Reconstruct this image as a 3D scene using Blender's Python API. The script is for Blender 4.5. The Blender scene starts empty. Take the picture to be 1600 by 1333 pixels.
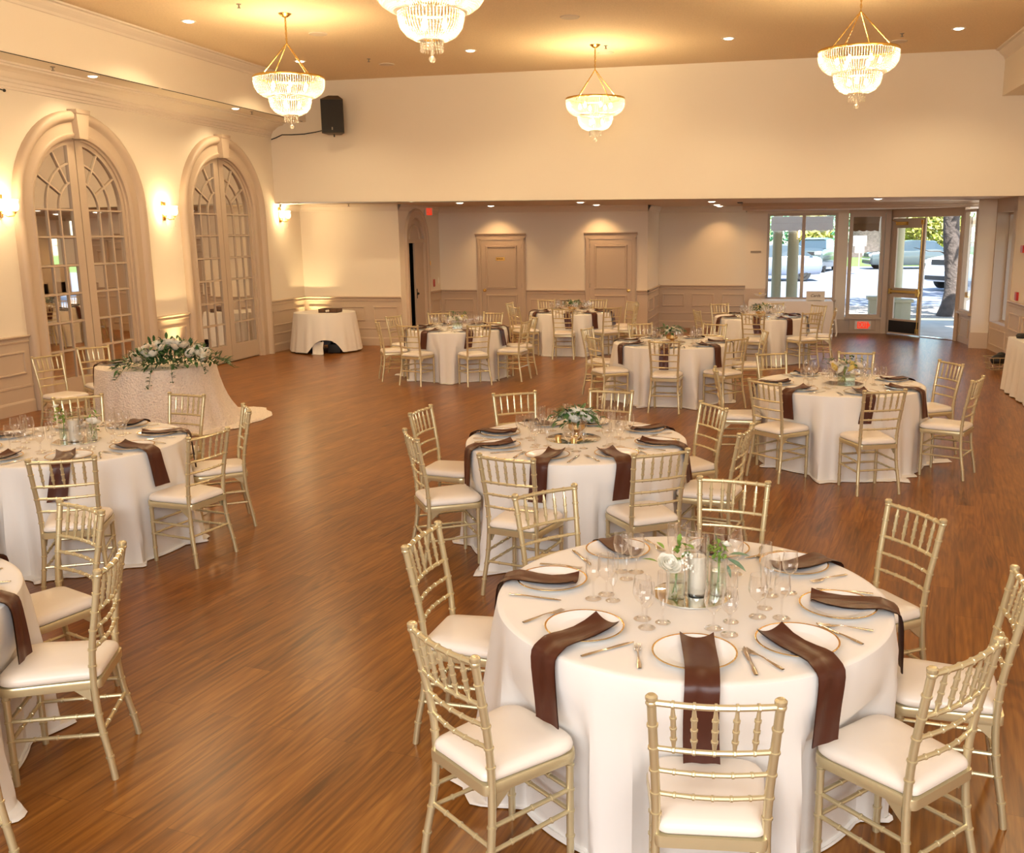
import bpy, bmesh, math, random
from mathutils import Vector, Matrix
from math import sin, cos, pi, radians as rad

C = bpy.context.scene.collection
SC = bpy.context.scene

# ------------------------------------------------------------------ camera
F_PX, PPX, PPY = 1501.0, 870.0, 667.0
YAW, PITCH, ROLL = rad(12.54), rad(11.39), rad(-0.56)
CAM_H = 2.22
cam_data = bpy.data.cameras.new('camera')
cam = bpy.data.objects.new('camera', cam_data)
C.objects.link(cam)
f_ = Vector((-sin(YAW)*cos(PITCH), cos(YAW)*cos(PITCH), -sin(PITCH)))
r_ = Vector((cos(YAW), sin(YAW), 0)); u_ = r_.cross(f_)
r2 = r_*cos(ROLL)+u_*sin(ROLL); u2 = -r_*sin(ROLL)+u_*cos(ROLL)
M = Matrix((r2, u2, -f_)).transposed().to_4x4()
M.translation = Vector((0, 0, CAM_H))
cam.matrix_world = M
cam_data.sensor_fit = 'HORIZONTAL'
cam_data.sensor_width = 36.0
cam_data.lens = F_PX/1600*36.0
cam_data.shift_x = -(PPX-800)/1600
cam_data.shift_y = (PPY-666.5)/1600
cam_data.clip_end = 500
SC.camera = cam

# ------------------------------------------------------------------ view, sky, sun, big lights
SC.view_settings.view_transform = 'Standard'
SC.view_settings.look = 'None'
SC.view_settings.gamma = 1
SC.view_settings.use_curve_mapping = False
SC.view_settings.exposure = 0.0
SC.cycles.use_denoising = True
SC.cycles.max_bounces = 8
SC.cycles.diffuse_bounces = 4
SC.cycles.glossy_bounces = 4
SC.cycles.transmission_bounces = 6
SC.cycles.transparent_max_bounces = 24
SC.cycles.caustics_reflective = False
SC.cycles.caustics_refractive = False
SC.cycles.sample_clamp_indirect = 4.0

w = bpy.data.worlds.new('sky'); SC.world = w; w.use_nodes = True
nt = w.node_tree
sky = nt.nodes.new('ShaderNodeTexSky'); sky.sky_type = 'NISHITA'
sky.sun_disc = False; sky.sun_elevation = rad(48); sky.sun_rotation = rad(200)
nt.links.new(sky.outputs[0], nt.nodes['Background'].inputs[0])
nt.nodes['Background'].inputs[1].default_value = 0.65

def light(kind, name, loc, energy, color, rot=None, aim=None, **kw):
    l = bpy.data.lights.new(name, kind); l.energy = energy; l.color = color
    for k, v in kw.items(): setattr(l, k, v)
    o = bpy.data.objects.new(name, l); C.objects.link(o); o.location = loc
    if aim is not None:
        o.rotation_euler = (Vector(aim)-Vector(loc)).to_track_quat('-Z', 'Y').to_euler()
    elif rot is not None: o.rotation_euler = rot
    return o
ALC = (1.0, 0.60, 0.26)
WARM = (1.0, 0.735, 0.385)
WARM2 = (1.0, 0.765, 0.44)
SUNC = (1.0, 0.96, 0.90)
light('SUN', 'sun', (5, 30, 20), 22.0, SUNC, aim=(5-3.2, 30+8.5, 20-12), angle=rad(0.6))
# added soft fill behind the camera in place of unseen window daylight
light('AREA', 'rear_fill_light', (-0.6, -2.3, 3.3), 515, (0.91, 0.96, 1.0), aim=(-1.5, 6, 0.5), shape='RECTANGLE', size=7.0, size_y=2.4)
# added point fills without fixtures, in place of chandeliers guessed out of view
for x_, y_, e_ in ((-6.26, 5.9, 55), (0.9, 5.9, 40), (-2.7, 2.9, 20), (-6.26, 9.05, 72), (2.6, 9.4, 90)):
    light('POINT', 'unseen_chandelier_fill', (x_, y_, 4.1), e_, WARM2, shadow_soft_size=0.35)

# ------------------------------------------------------------------ materials
def new_mat(name):
    m = bpy.data.materials.new(name); m.use_nodes = True
    return m, m.node_tree, m.node_tree.nodes['Principled BSDF']
def mat(name, col, rough=0.5, metal=0.0, bump=None, var=None, coat=0, spec=None, sheen=0, emis=None, trans=0):
    m, t, p = new_mat(name)
    p.inputs['Base Color'].default_value = (*col, 1); p.inputs['Roughness'].default_value = rough
    p.inputs['Metallic'].default_value = metal
    if coat: p.inputs['Coat Weight'].default_value = coat; p.inputs['Coat Roughness'].default_value = 0.15
    if spec is not None: p.inputs['Specular IOR Level'].default_value = spec
    if sheen: p.inputs['Sheen Weight'].default_value = sheen
    if trans: p.inputs['Transmission Weight'].default_value = trans
    if emis:
        p.inputs['Emission Color'].default_value = (*emis[0], 1); p.inputs['Emission Strength'].default_value = emis[1]
    tc = None
    if bump or var:
        tc = t.nodes.new('ShaderNodeTexCoord')
    if bump:
        n = t.nodes.new('ShaderNodeTexNoise'); n.inputs['Scale'].default_value = bump[0]; n.inputs['Detail'].default_value = 3
        b = t.nodes.new('ShaderNodeBump'); b.inputs['Strength'].default_value = bump[1]; b.inputs['Distance'].default_value = bump[2] if len(bump) > 2 else 0.01
        t.links.new(tc.outputs['Object'], n.inputs['Vector']); t.links.new(n.outputs['Fac'], b.inputs['Height']); t.links.new(b.outputs[0], p.inputs['Normal'])
    if var:
        n = t.nodes.new('ShaderNodeTexNoise'); n.inputs['Scale'].default_value = var[0]; n.inputs['Detail'].default_value = 4
        r = t.nodes.new('ShaderNodeValToRGB')
        r.color_ramp.elements[0].position = 0.3; r.color_ramp.elements[1].position = 0.7
        r.color_ramp.elements[0].color = (*[c*(1-var[1]) for c in col], 1); r.color_ramp.elements[1].color = (*[min(1, c*(1+var[1])) for c in col], 1)
        t.links.new(tc.outputs['Object'], n.inputs['Vector']); t.links.new(n.outputs['Fac'], r.inputs[0]); t.links.new(r.outputs[0], p.inputs['Base Color'])
    return m
def glassy(name, tint=(1, 1, 1), gloss=0.9, base=0.02, power=3.0, refl=(1, 1, 1)):
    """thin glass: see-through with a reflecting skin that strengthens at grazing angles"""
    m = bpy.data.materials.new(name); m.use_nodes = True; t = m.node_tree; t.nodes.clear()
    o = t.nodes.new('ShaderNodeOutputMaterial'); mx = t.nodes.new('ShaderNodeMixShader')
    tr = t.nodes.new('ShaderNodeBsdfTransparent'); tr.inputs[0].default_value = (*tint, 1)
    g = t.nodes.new('ShaderNodeBsdfGlossy'); g.inputs[0].default_value = (*refl, 1); g.inputs['Roughness'].default_value = 0.03
    lw = t.nodes.new('ShaderNodeLayerWeight'); lw.inputs[0].default_value = 0.5
    pw = t.nodes.new('ShaderNodeMath'); pw.operation = 'POWER'; pw.inputs[1].default_value = power
    ml = t.nodes.new('ShaderNodeMath'); ml.operation = 'MULTIPLY_ADD'; ml.inputs[1].default_value = gloss; ml.inputs[2].default_value = base
    t.links.new(lw.outputs['Facing'], pw.inputs[0]); t.links.new(pw.outputs[0], ml.inputs[0]); t.links.new(ml.outputs[0], mx.inputs[0])
    t.links.new(tr.outputs[0], mx.inputs[1]); t.links.new(g.outputs[0], mx.inputs[2]); t.links.new(mx.outputs[0], o.inputs[0])
    return m
def emit(name, col, s):
    m, t, p = new_mat(name)
    p.inputs['Base Color'].default_value = (*col, 1)
    p.inputs['Emission Color'].default_value = (*col, 1); p.inputs['Emission Strength'].default_value = s
    return m
def floor_mat():
    m, t, p = new_mat('walnut_plank_floor'); L = t.links.new
    tc = t.nodes.new('ShaderNodeTexCoord')
    mp = t.nodes.new('ShaderNodeMapping'); mp.inputs['Rotation'].default_value = (0, 0, rad(-80.5)+0)
    L(tc.outputs['Object'], mp.inputs[0])
    br = t.nodes.new('ShaderNodeTexBrick'); br.offset = 0.37
    br.inputs['Scale'].default_value = 1.0; br.inputs['Brick Width'].default_value = 1.25; br.inputs['Row Height'].default_value = 0.165
    br.inputs['Mortar Size'].default_value = 0.0012; br.inputs['Mortar Smooth'].default_value = 0.2
    br.inputs['Color1'].default_value = (0, 0, 0, 1); br.inputs['Color2'].default_value = (1, 1, 1, 1); br.inputs['Mortar'].default_value = (0.5, 0.5, 0.5, 1)
    L(mp.outputs[0], br.inputs[0])
    # grain: noise stretched along the plank, shifted per plank
    sx = t.nodes.new('ShaderNodeVectorMath'); sx.operation = 'MULTIPLY'; sx.inputs[1].default_value = (0.42, 3.6, 1)
    L(mp.outputs[0], sx.inputs[0])
    sh = t.nodes.new('ShaderNodeVectorMath'); sh.operation = 'MULTIPLY_ADD'; sh.inputs[1].default_value = (13, 29, 7)
    L(br.outputs['Color'], sh.inputs[0]); L(sx.outputs[0], sh.inputs[2])
    n1 = t.nodes.new('ShaderNodeTexNoise'); n1.inputs['Scale'].default_value = 1.35; n1.inputs['Detail'].default_value = 3; n1.inputs['Distortion'].default_value = 0.5
    L(sh.outputs[0], n1.inputs['Vector'])
    # cathedral rings: bands of the low noise
    mu = t.nodes.new('ShaderNodeMath'); mu.operation = 'MULTIPLY'; mu.inputs[1].default_value = 74
    L(n1.outputs['Fac'], mu.inputs[0])
    si = t.nodes.new('ShaderNodeMath'); si.operation = 'SINE'; L(mu.outputs[0], si.inputs[0])
    n2 = t.nodes.new('ShaderNodeTexNoise'); n2.inputs['Scale'].default_value = 3.2; n2.inputs['Detail'].default_value = 6
    s2 = t.nodes.new('ShaderNodeVectorMath'); s2.operation = 'MULTIPLY'; s2.inputs[1].default_value = (0.8, 15, 1)
    L(mp.outputs[0], s2.inputs[0]); L(s2.outputs[0], n2.inputs['Vector'])
    # combine
    a = t.nodes.new('ShaderNodeMath'); a.operation = 'MULTIPLY_ADD'; a.inputs[1].default_value = 0.052; L(si.outputs[0], a.inputs[0])
    h2 = t.nodes.new('ShaderNodeMath'); h2.operation = 'MULTIPLY_ADD'; h2.inputs[1].default_value = 0.62; h2.inputs[2].default_value = 0.19; L(n2.outputs['Fac'], h2.inputs[0]); L(h2.outputs[0], a.inputs[2])
    b = t.nodes.new('ShaderNodeMath'); b.operation = 'MULTIPLY_ADD'; b.inputs[1].default_value = 0.55; b.inputs[2].default_value = -0.27
    L(n1.outputs['Fac'], b.inputs[0])
    c = t.nodes.new('ShaderNodeMath'); c.operation = 'ADD'; L(a.outputs[0], c.inputs[0]); L(b.outputs[0], c.inputs[1])
    pl = t.nodes.new('ShaderNodeMath'); pl.operation = 'MULTIPLY_ADD'; pl.inputs[1].default_value = 0.05; L(br.outputs['Color'], pl.inputs[0]); L(c.outputs[0], pl.inputs[2])
    r = t.nodes.new('ShaderNodeValToRGB'); e = r.color_ramp.elements
    e[0].position = 0.28; e[0].color = (0.0828, 0.0262, 0.0042, 1)
    e[1].position = 0.78; e[1].color = (0.3669, 0.1477, 0.0269, 1)
    k = e.new(0.46); k.color = (0.1775, 0.0593, 0.0088, 1)
    k = e.new(0.58); k.color = (0.2485, 0.0904, 0.0143, 1)
    L(pl.outputs[0], r.inputs[0])
    mo = t.nodes.new('ShaderNodeMixRGB'); mo.blend_type = 'MULTIPLY'; mo.inputs[2].default_value = (0.55, 0.5, 0.45, 1)
    L(br.outputs['Fac'], mo.inputs[0]); L(r.outputs[0], mo.inputs[1]); L(mo.outputs[0], p.inputs['Base Color'])
    p.inputs['Roughness'].default_value = 0.28
    p.inputs['Specular IOR Level'].default_value = 0.30
    bu = t.nodes.new('ShaderNodeBump'); bu.inputs['Strength'].default_value = 0.03; bu.inputs['Distance'].default_value = 0.003
    L(n2.outputs['Fac'], bu.inputs['Height']); L(bu.outputs[0], p.inputs['Normal'])
    return m
def cloth_mat(name, col, rough=0.6, lace=False, pink=None):
    m, t, p = new_mat(name); L = t.links.new
    p.inputs['Base Color'].default_value = (*col, 1); p.inputs['Roughness'].default_value = rough
    p.inputs['Sheen Weight'].default_value = 0.15
    tc = t.nodes.new('ShaderNodeTexCoord')
    if lace:
        v = t.nodes.new('ShaderNodeTexVoronoi'); v.inputs['Scale'].default_value = 48
        r = t.nodes.new('ShaderNodeValToRGB'); r.color_ramp.elements[0].color = (*[c*0.86 for c in col], 1); r.color_ramp.elements[1].color = (*col, 1)
        r.color_ramp.elements[0].position = 0.1; r.color_ramp.elements[1].position = 0.5
        L(tc.outputs['Object'], v.inputs['Vector']); L(v.outputs['Distance'], r.inputs[0]); L(r.outputs[0], p.inputs['Base Color'])
        b = t.nodes.new('ShaderNodeBump'); b.inputs['Strength'].default_value = 0.8; b.inputs['Distance'].default_value = 0.01
        L(v.outputs['Distance'], b.inputs['Height']); L(b.outputs[0], p.inputs['Normal'])
    else:
        n = t.nodes.new('ShaderNodeTexNoise'); n.inputs['Scale'].default_value = 2.2; n.inputs['Detail'].default_value = 3
        b = t.nodes.new('ShaderNodeBump'); b.inputs['Strength'].default_value = 0.25; b.inputs['Distance'].default_value = 0.02
        L(tc.outputs['Object'], n.inputs['Vector']); L(n.outputs['Fac'], b.inputs['Height']); L(b.outputs[0], p.inputs['Normal'])
    return m

MT = dict(
 wall=mat('cream_wall', (0.84, 0.745, 0.61), 0.75, bump=(180, 0.08, 0.002)),
 ceil=mat('textured_ceiling', (0.82, 0.64, 0.42), 0.9, bump=(70, 0.6, 0.006), var=(45, 0.06)),
 lowceil=mat('low_ceiling_paint', (0.66, 0.55, 0.43), 0.9),
 trim=mat('taupe_trim', (0.57, 0.445, 0.33), 0.45),
 door=mat('taupe_door', (0.55, 0.43, 0.32), 0.42),
 crown=mat('cream_trim', (0.78, 0.68, 0.56), 0.5),
 floor=floor_mat(),
 gold=mat('champagne_gold_paint', (0.66, 0.555, 0.325), 0.28, metal=0.55, spec=0.6, coat=0.3),
 pad=mat('ivory_vinyl', (0.86, 0.77, 0.67), 0.33, bump=(6, 0.15, 0.01)),
 cloth=cloth_mat('ivory_cloth', (0.84, 0.79, 0.73), 0.5),
 lace=cloth_mat('blush_sequin_lace', (0.88, 0.77, 0.66), 0.5, lace=True),
 brown=mat('chocolate_satin', (0.075, 0.021, 0.011), 0.34, spec=0.35, bump=(3.5, 0.25, 0.02)),
 china=mat('white_china', (0.93, 0.93, 0.93), 0.12, coat=0.4),
 rim=mat('gold_rim', (0.75, 0.50, 0.20), 0.25, metal=0.9),
 steel=mat('cutlery_steel', (0.68, 0.65, 0.62), 0.22, metal=1.0),
 glass=glassy('drinking_glass', (0.975, 0.97, 0.965), 0.95, 0.06, 1.7),
 pane=glassy('window_glass', (0.96, 0.98, 0.97), 0.7, 0.03, 3.0),
 water=glassy('vase_water', (0.86, 0.93, 0.87), 0.5, 0.05, 2.5),
 mirror=mat('mirror', (0.80, 0.76, 0.70), 0.02, metal=1.0),
 tmirror=mat('table_mirror', (0.86, 0.90, 0.86), 0.03, metal=1.0),
 brass=mat('polished_brass', (0.80, 0.53, 0.16), 0.25, metal=1.0),
 goldbowl=mat('gold_bowl', (0.70, 0.45, 0.18), 0.35, metal=0.9),
 black=mat('black_plastic', (0.012, 0.012, 0.012), 0.5),
 speaker=mat('speaker_grille', (0.014, 0.012, 0.011), 0.7, bump=(400, 0.5, 0.002)),
 speaker_top=mat('speaker_shell', (0.085, 0.055, 0.03), 0.6),
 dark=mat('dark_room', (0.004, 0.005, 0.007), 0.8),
 red=mat('alarm_red', (0.45, 0.02, 0.015), 0.4),
 exitw=mat('sign_white', (0.85, 0.80, 0.70), 0.5),
 exitr=emit('sign_red_lit', (0.9, 0.045, 0.012), 0.75),
 card=mat('card_white', (0.80, 0.74, 0.64), 0.7),
 ink=mat('dark_ink', (0.10, 0.05, 0.02), 0.7),
 grey=mat('grey_plaque', (0.30, 0.25, 0.19), 0.5),
 wax=mat('ivory_wax', (0.92, 0.84, 0.68), 0.5),
 petal=mat('white_petal', (0.93, 0.89, 0.78), 0.55),
 petaly=mat('yellow_petal', (0.88, 0.70, 0.22), 0.55),
 petalp=mat('cream_petal', (0.88, 0.76, 0.60), 0.55),
 leaf=mat('deep_green_leaf', (0.045, 0.12, 0.035), 0.45, var=(30, 0.35)),
 leafl=mat('fresh_green_leaf', (0.20, 0.32, 0.05), 0.5, var=(30, 0.3)),
 leafe=mat('grey_green_leaf', (0.16, 0.27, 0.17), 0.55, var=(30, 0.2)),
 bulb=emit('lit_bulb', (1.0, 0.84, 0.58), 60.0),
 down=emit('downlight_lens', (1.0, 0.88, 0.68), 9.0),
 shade=emit('lit_glass_shade', (1.0, 0.80, 0.50), 8.0),
 flame=emit('candle_flame', (1.0, 0.62, 0.25), 6.0),
 white_metal=mat('white_metal', (0.80, 0.74, 0.64), 0.4),
 blind=mat('fabric_valance', (0.17, 0.085, 0.035), 0.85),
 outcol=mat('portico_paint', (0.46, 0.42, 0.30), 0.7),
 asphalt=mat('street_asphalt', (0.16, 0.18, 0.22), 0.85, bump=(60, 0.4, 0.01), var=(2, 0.12)),
 walk=mat('concrete_walk', (0.55, 0.52, 0.47), 0.85, var=(3, 0.1)),
 mulch=mat('bark_mulch', (0.40, 0.34, 0.28), 0.95, bump=(35, 1.0, 0.04), var=(25, 0.5)),
 grass=mat('lawn', (0.12, 0.22, 0.04), 0.9, bump=(60, 1.0, 0.03), var=(4, 0.3)),
 bark=mat('tree_bark', (0.075, 0.060, 0.052), 0.95, bump=(9, 1.0, 0.05), var=(5, 0.3)),
 hedge=mat('hedge_leaf', (0.15, 0.33, 0.05), 0.7, var=(3, 0.4)),
 canopy=mat('canopy_leaf', (0.07, 0.24, 0.13), 0.7, var=(2, 0.3)),
 shrub=mat('shrub_leaf', (0.34, 0.32, 0.07), 0.7, var=(3, 0.4)),
 carw=mat('white_car_paint', (0.80, 0.81, 0.83), 0.2, coat=0.6),
 carg=mat('grey_green_car_paint', (0.06, 0.08, 0.08), 0.2, coat=0.7),
 carb=mat('silver_blue_car_paint', (0.16, 0.19, 0.26), 0.2, coat=0.7),
 carglass=mat('car_window', (0.03, 0.05, 0.06), 0.05, coat=1.0),
 tire=mat('tyre_rubber', (0.02, 0.02, 0.02), 0.8),
)
def crystal_mat():
    m = bpy.data.materials.new('crystal_beads'); m.use_nodes = True; t = m.node_tree; t.nodes.clear()
    o = t.nodes.new('ShaderNodeOutputMaterial')
    d = t.nodes.new('ShaderNodeBsdfTranslucent'); d.inputs[0].default_value = (1, 0.95, 0.86, 1)
    g = t.nodes.new('ShaderNodeBsdfGlossy'); g.inputs['Roughness'].default_value = 0.12; g.inputs[0].default_value = (1, 0.97, 0.9, 1)
    tr = t.nodes.new('ShaderNodeBsdfTransparent')
    a = t.nodes.new('ShaderNodeMixShader'); a.inputs[0].default_value = 0.18
    b = t.nodes.new('ShaderNodeMixShader'); b.inputs[0].default_value = 0.22
    t.links.new(d.outputs[0], a.inputs[1]); t.links.new(g.outputs[0], a.inputs[2])
    t.links.new(a.outputs[0], b.inputs[1]); t.links.new(tr.outputs[0], b.inputs[2]); t.links.new(b.outputs[0], o.inputs[0])
    return m
MT['crystal'] = crystal_mat()

# ------------------------------------------------------------------ mesh helpers
class MB:
    def __init__(s): s.v = []; s.f = []
    def add(s, vs, fs):
        o = len(s.v); s.v += [tuple(v) for v in vs]; s.f += [tuple(i+o for i in f) for f in fs]; return s
    def box(s, c, d, M=None):
        x, y, z = d[0]/2, d[1]/2, d[2]/2
        vs = [Vector((a*x, b*y, e*z)) for a in (-1, 1) for b in (-1, 1) for e in (-1, 1)]
        if M is not None: vs = [M @ v for v in vs]
        vs = [v+Vector(c) for v in vs]
        return s.add(vs, [(0, 1, 3, 2), (4, 6, 7, 5), (0, 4, 5, 1), (2, 3, 7, 6), (0, 2, 6, 4), (1, 5, 7, 3)])
    def box2(s, a, b):
        return s.box([(p+q)/2 for p, q in zip(a, b)], [abs(q-p) for p, q in zip(a, b)])
    def lathe(s, prof, n=20, c=(0, 0, 0), M=None, cap=True):
        vs = []; fs = []
        for r, z in prof:
            for k in range(n):
                a = 2*pi*k/n; vs.append(Vector((r*cos(a), r*sin(a), z)))
        for i in range(len(prof)-1):
            for k in range(n):
                k2 = (k+1) % n; fs.append((i*n+k, i*n+k2, (i+1)*n+k2, (i+1)*n+k))
        if cap:
            if prof[0][0] > 1e-6: fs.append(tuple(range(n))[::-1])
            if prof[-1][0] > 1e-6: fs.append(tuple((len(prof)-1)*n+k for k in range(n)))
        if M is not None: vs = [M @ v for v in vs]
        return s.add([v+Vector(c) for v in vs], fs)
    def tube(s, pts, r, n=8, closed=False):
        pts = [Vector(p) for p in pts]; m = len(pts)
        rs = r if isinstance(r, (list, tuple)) else [r]*m
        up = Vector((0, 0, 1)); vs = []; prev = None
        for i, p in enumerate(pts):
            a = pts[(i-1) % m] if (closed or i > 0) else p
            b = pts[(i+1) % m] if (closed or i < m-1) else p
            d = (b-a)
            d = d.normalized() if d.length > 1e-9 else Vector((0, 0, 1))
            if prev is None:
                e = d.cross(up)
                if e.length < 1e-3: e = d.cross(Vector((1, 0, 0)))
                e.normalize()
            else:
                e = prev-d*prev.dot(d); e.normalize()
            prev = e; g = d.cross(e)
            for k in range(n):
                t = 2*pi*k/n; vs.append(p+(e*cos(t)+g*sin(t))*rs[i])
        fs = []
        for i in range(m if closed else m-1):
            j = (i+1) % m
            for k in range(n):
                k2 = (k+1) % n; fs.append((i*n+k, i*n+k2, j*n+k2, j*n+k))
        if not closed: fs += [tuple(range(n))[::-1], tuple((m-1)*n+k for k in range(n))]
        return s.add(vs, fs)
    def grid(s, P, closed_u=False):
        nu = len(P); nv = len(P[0]); vs = [p for row in P for p in row]; fs = []
        for i in range(nu if closed_u else nu-1):
            j = (i+1) % nu
            for k in range(nv-1): fs.append((i*nv+k, j*nv+k, j*nv+k+1, i*nv+k+1))
        return s.add(vs, fs)
    def sphere(s, c, r, n=8, m=6, sc=(1, 1, 1)):
        prof = [(r*sin(pi*i/m), -r*cos(pi*i/m)) for i in range(m+1)]
        prof[0] = (1e-5, -r); prof[-1] = (1e-5, r)
        M = Matrix.Diagonal(sc)
        return s.lathe(prof, n, c, M, cap=False)
    def xform(s, M): s.v = [tuple(M @ Vector(v)) for v in s.v]; return s
    def mesh(s, name, m, smooth=True, bevel=0):
        me = bpy.data.meshes.new(name); me.from_pydata(s.v, [], s.f); me.validate()
        bm = bmesh.new(); bm.from_mesh(me)
        bmesh.ops.recalc_face_normals(bm, faces=bm.faces)
        if bevel:
            bmesh.ops.bevel(bm, geom=[e for e in bm.edges if len(e.link_faces) == 2 and e.calc_face_angle(0) > 0.6], offset=bevel, segments=2, affect='EDGES', profile=0.6)
        bm.to_mesh(me); bm.free()
        if smooth:
            for p in me.polygons: p.use_smooth = True
            try: me.set_sharp_from_angle(angle=rad(38))
            except Exception: pass
        me.materials.append(MT[m] if isinstance(m, str) else m)
        return me
    def build(s, name, m, parent=None, loc=None, smooth=True, bevel=0):
        return link(name, s.mesh(name, m, smooth, bevel), parent, loc)
def link(name, me, parent=None, loc=None, rot=None, scale=None):
    o = bpy.data.objects.new(name, me); C.objects.link(o)
    if parent: o.parent = parent
    if loc is not None: o.location = loc
    if rot is not None: o.rotation_euler = rot
    if scale is not None: o.scale = scale
    return o
def tag(o, label, cat, group=None, kind=None):
    o['label'] = label; o['category'] = cat
    if group: o['group'] = group
    if kind: o['kind'] = kind
    return o
def empty(name, loc=(0, 0, 0), rz=0):
    o = bpy.data.objects.new(name, None); C.objects.link(o); o.location = loc; o.rotation_euler = (0, 0, rz); o.empty_display_size = 0.1
    return o
def struct(o, label=None):
    o['kind'] = 'structure'
    if label: o['label'] = label
    return o
def kids(o): return [c for c in bpy.data.objects if c.parent == o]
def dup(root, loc, rz, label, cat, group):
    tree = TREE[root.name]
    r = root.copy(); C.objects.link(r); r.location = loc; r.rotation_euler = (0, 0, rz)
    tag(r, label, cat, group)
    for ch, gs in tree:
        c = ch.copy(); C.objects.link(c); c.parent = r
        for g in gs:
            d = g.copy(); C.objects.link(d); d.parent = c
    return r
TREE = {}
def remember(root):
    allk = {}
    for o in bpy.data.objects:
        if o.parent: allk.setdefault(o.parent.name, []).append(o)
    TREE[root.name] = [(c, list(allk.get(c.name, []))) for c in allk.get(root.name, [])]
def text_mb(txt, size, shear=0.0, ext=0.001):
    cu = bpy.data.curves.new('lettering', 'FONT'); cu.body = txt; cu.size = size; cu.extrude = ext; cu.align_x = 'CENTER'; cu.align_y = 'CENTER'; cu.shear = shear
    o = bpy.data.objects.new('lettering_curve', cu); C.objects.link(o)
    bpy.context.view_layer.update()
    me = bpy.data.meshes.new_from_object(o.evaluated_get(bpy.context.evaluated_depsgraph_get()))
    bpy.data.objects.remove(o); bpy.data.curves.remove(cu)
    return me

# wall frame: u along the wall, v up, w out of the wall
class Frame:
    def __init__(s, o, u, n): s.o = Vector(o); s.u = Vector(u).normalized(); s.n = Vector(n).normalized()
    def __call__(s, u, v, w=0): return s.o+s.u*u+Vector((0, 0, v))+s.n*w
def fbox(mb, F, u0, u1, v0, v1, w0, w1):
    vs = [F(u, v, w) for u in (u0, u1) for v in (v0, v1) for w in (w0, w1)]
    mb.add(vs, [(0, 1, 3, 2), (4, 6, 7, 5), (0, 4, 5, 1), (2, 3, 7, 6), (0, 2, 6, 4), (1, 5, 7, 3)])
def fquad(mb, F, u0, u1, v0, v1, w=0):
    mb.add([F(u0, v0, w), F(u1, v0, w), F(u1, v1, w), F(u0, v1, w)], [(0, 1, 2, 3)])
def picture(mb, F, u0, u1, v0, v1, t=0.03, w0=0, w1=0.018):
    """a raised rectangular moulding"""
    prof = [(0, w0), (t*0.25, w1), (t*0.75, w1), (t, w0)]
    corners = [(u0, v0, 1, 1), (u1, v0, -1, 1), (u1, v1, -1, -1), (u0, v1, 1, -1)]
    P = [[F(u+du*p, v+dv*p, w) for p, w in prof] for u, v, du, dv in corners]
    mb.grid(P, closed_u=True)
def profile_run(mb, F, u0, u1, prof):
    """extrude (w, v) profile along u"""
    P = [[F(u, v, w) for w, v in prof] for u in (u0, u1)]
    mb.grid(P)
def arch_sweep(mb, F, c, spring, prof, v0=0, n=28):
    """prof: (radius, w); swept up one jamb, over the arch and down the other"""
    rows = []
    rows.append([F(c-r, v0, w) for r, w in prof])
    for i in range(n+1):
        a = pi-pi*i/n
        rows.append([F(c+r*cos(a), spring+r*sin(a), w) for r, w in prof])
    rows.append([F(c+r, v0, w) for r, w in prof])
    mb.grid(rows)

# ================================================================== SETTING
XL, XR = -9.4, 4.08
YB = 17.4
def lowz(x): return 2.80-0.0055*(x+3.5)
ZC = 5.04
XU0, XU1 = -8.65, 3.54      # upper tray walls
ZS = 4.32                   # soffit of the tray
Z0Y = -3.0

mb = MB(); mb.add([(-14, Z0Y, 0), (6.5, Z0Y, 0), (6.5, 22.3, 0), (2.75, 22.3, 0), (2.75, 23.1, 0), (-14, 23.1, 0)], [(0, 1, 2, 3, 4, 5)])
# keep the floor inside the doorway line
mb = MB(); mb.add([(-10.5, Z0Y, 0), (XR+0.05, Z0Y, 0), (XR+0.05, 19.5, 0), (3.86, 20.86, 0), (2.55, 22.25, 0), (2.3, 22.3, 0), (-0.6, 22.6, 0), (-0.6, 23.0, 0), (-2.7, 23.0, 0), (-2.7, 20.9, 0), (-10.5, 20.9, 0)], [tuple(range(11))])
struct(mb.build('floor', 'floor', smooth=False), 'reddish brown wood plank floor of the banquet room')

# ---- ceilings
mb = MB(); mb.add([(XU0, Z0Y, ZC), (XU1, Z0Y, ZC), (XU1, YB, ZC), (XU0, YB, ZC)], [(0, 1, 2, 3)])
struct(mb.build('ceiling', 'ceil', smooth=False), 'textured cream ceiling with chandeliers')
mb = MB()
mb.add([(-10.6, YB, lowz(-10.6)), (-0.55, YB, lowz(-0.55)), (-0.55, 23.1, lowz(-0.55)), (-10.6, 23.1, lowz(-10.6))], [(0, 1, 2, 3)])
mb.add([(-0.55, YB, lowz(-0.55)), (4.8, YB, lowz(4.8)), (4.8, 20.5, lowz(4.8)), (-0.55, 20.5, lowz(-0.55))], [(0, 1, 2, 3)])
struct(mb.build('ceiling', 'lowceil', smooth=False), 'low ceiling of the rear alcove')
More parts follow.
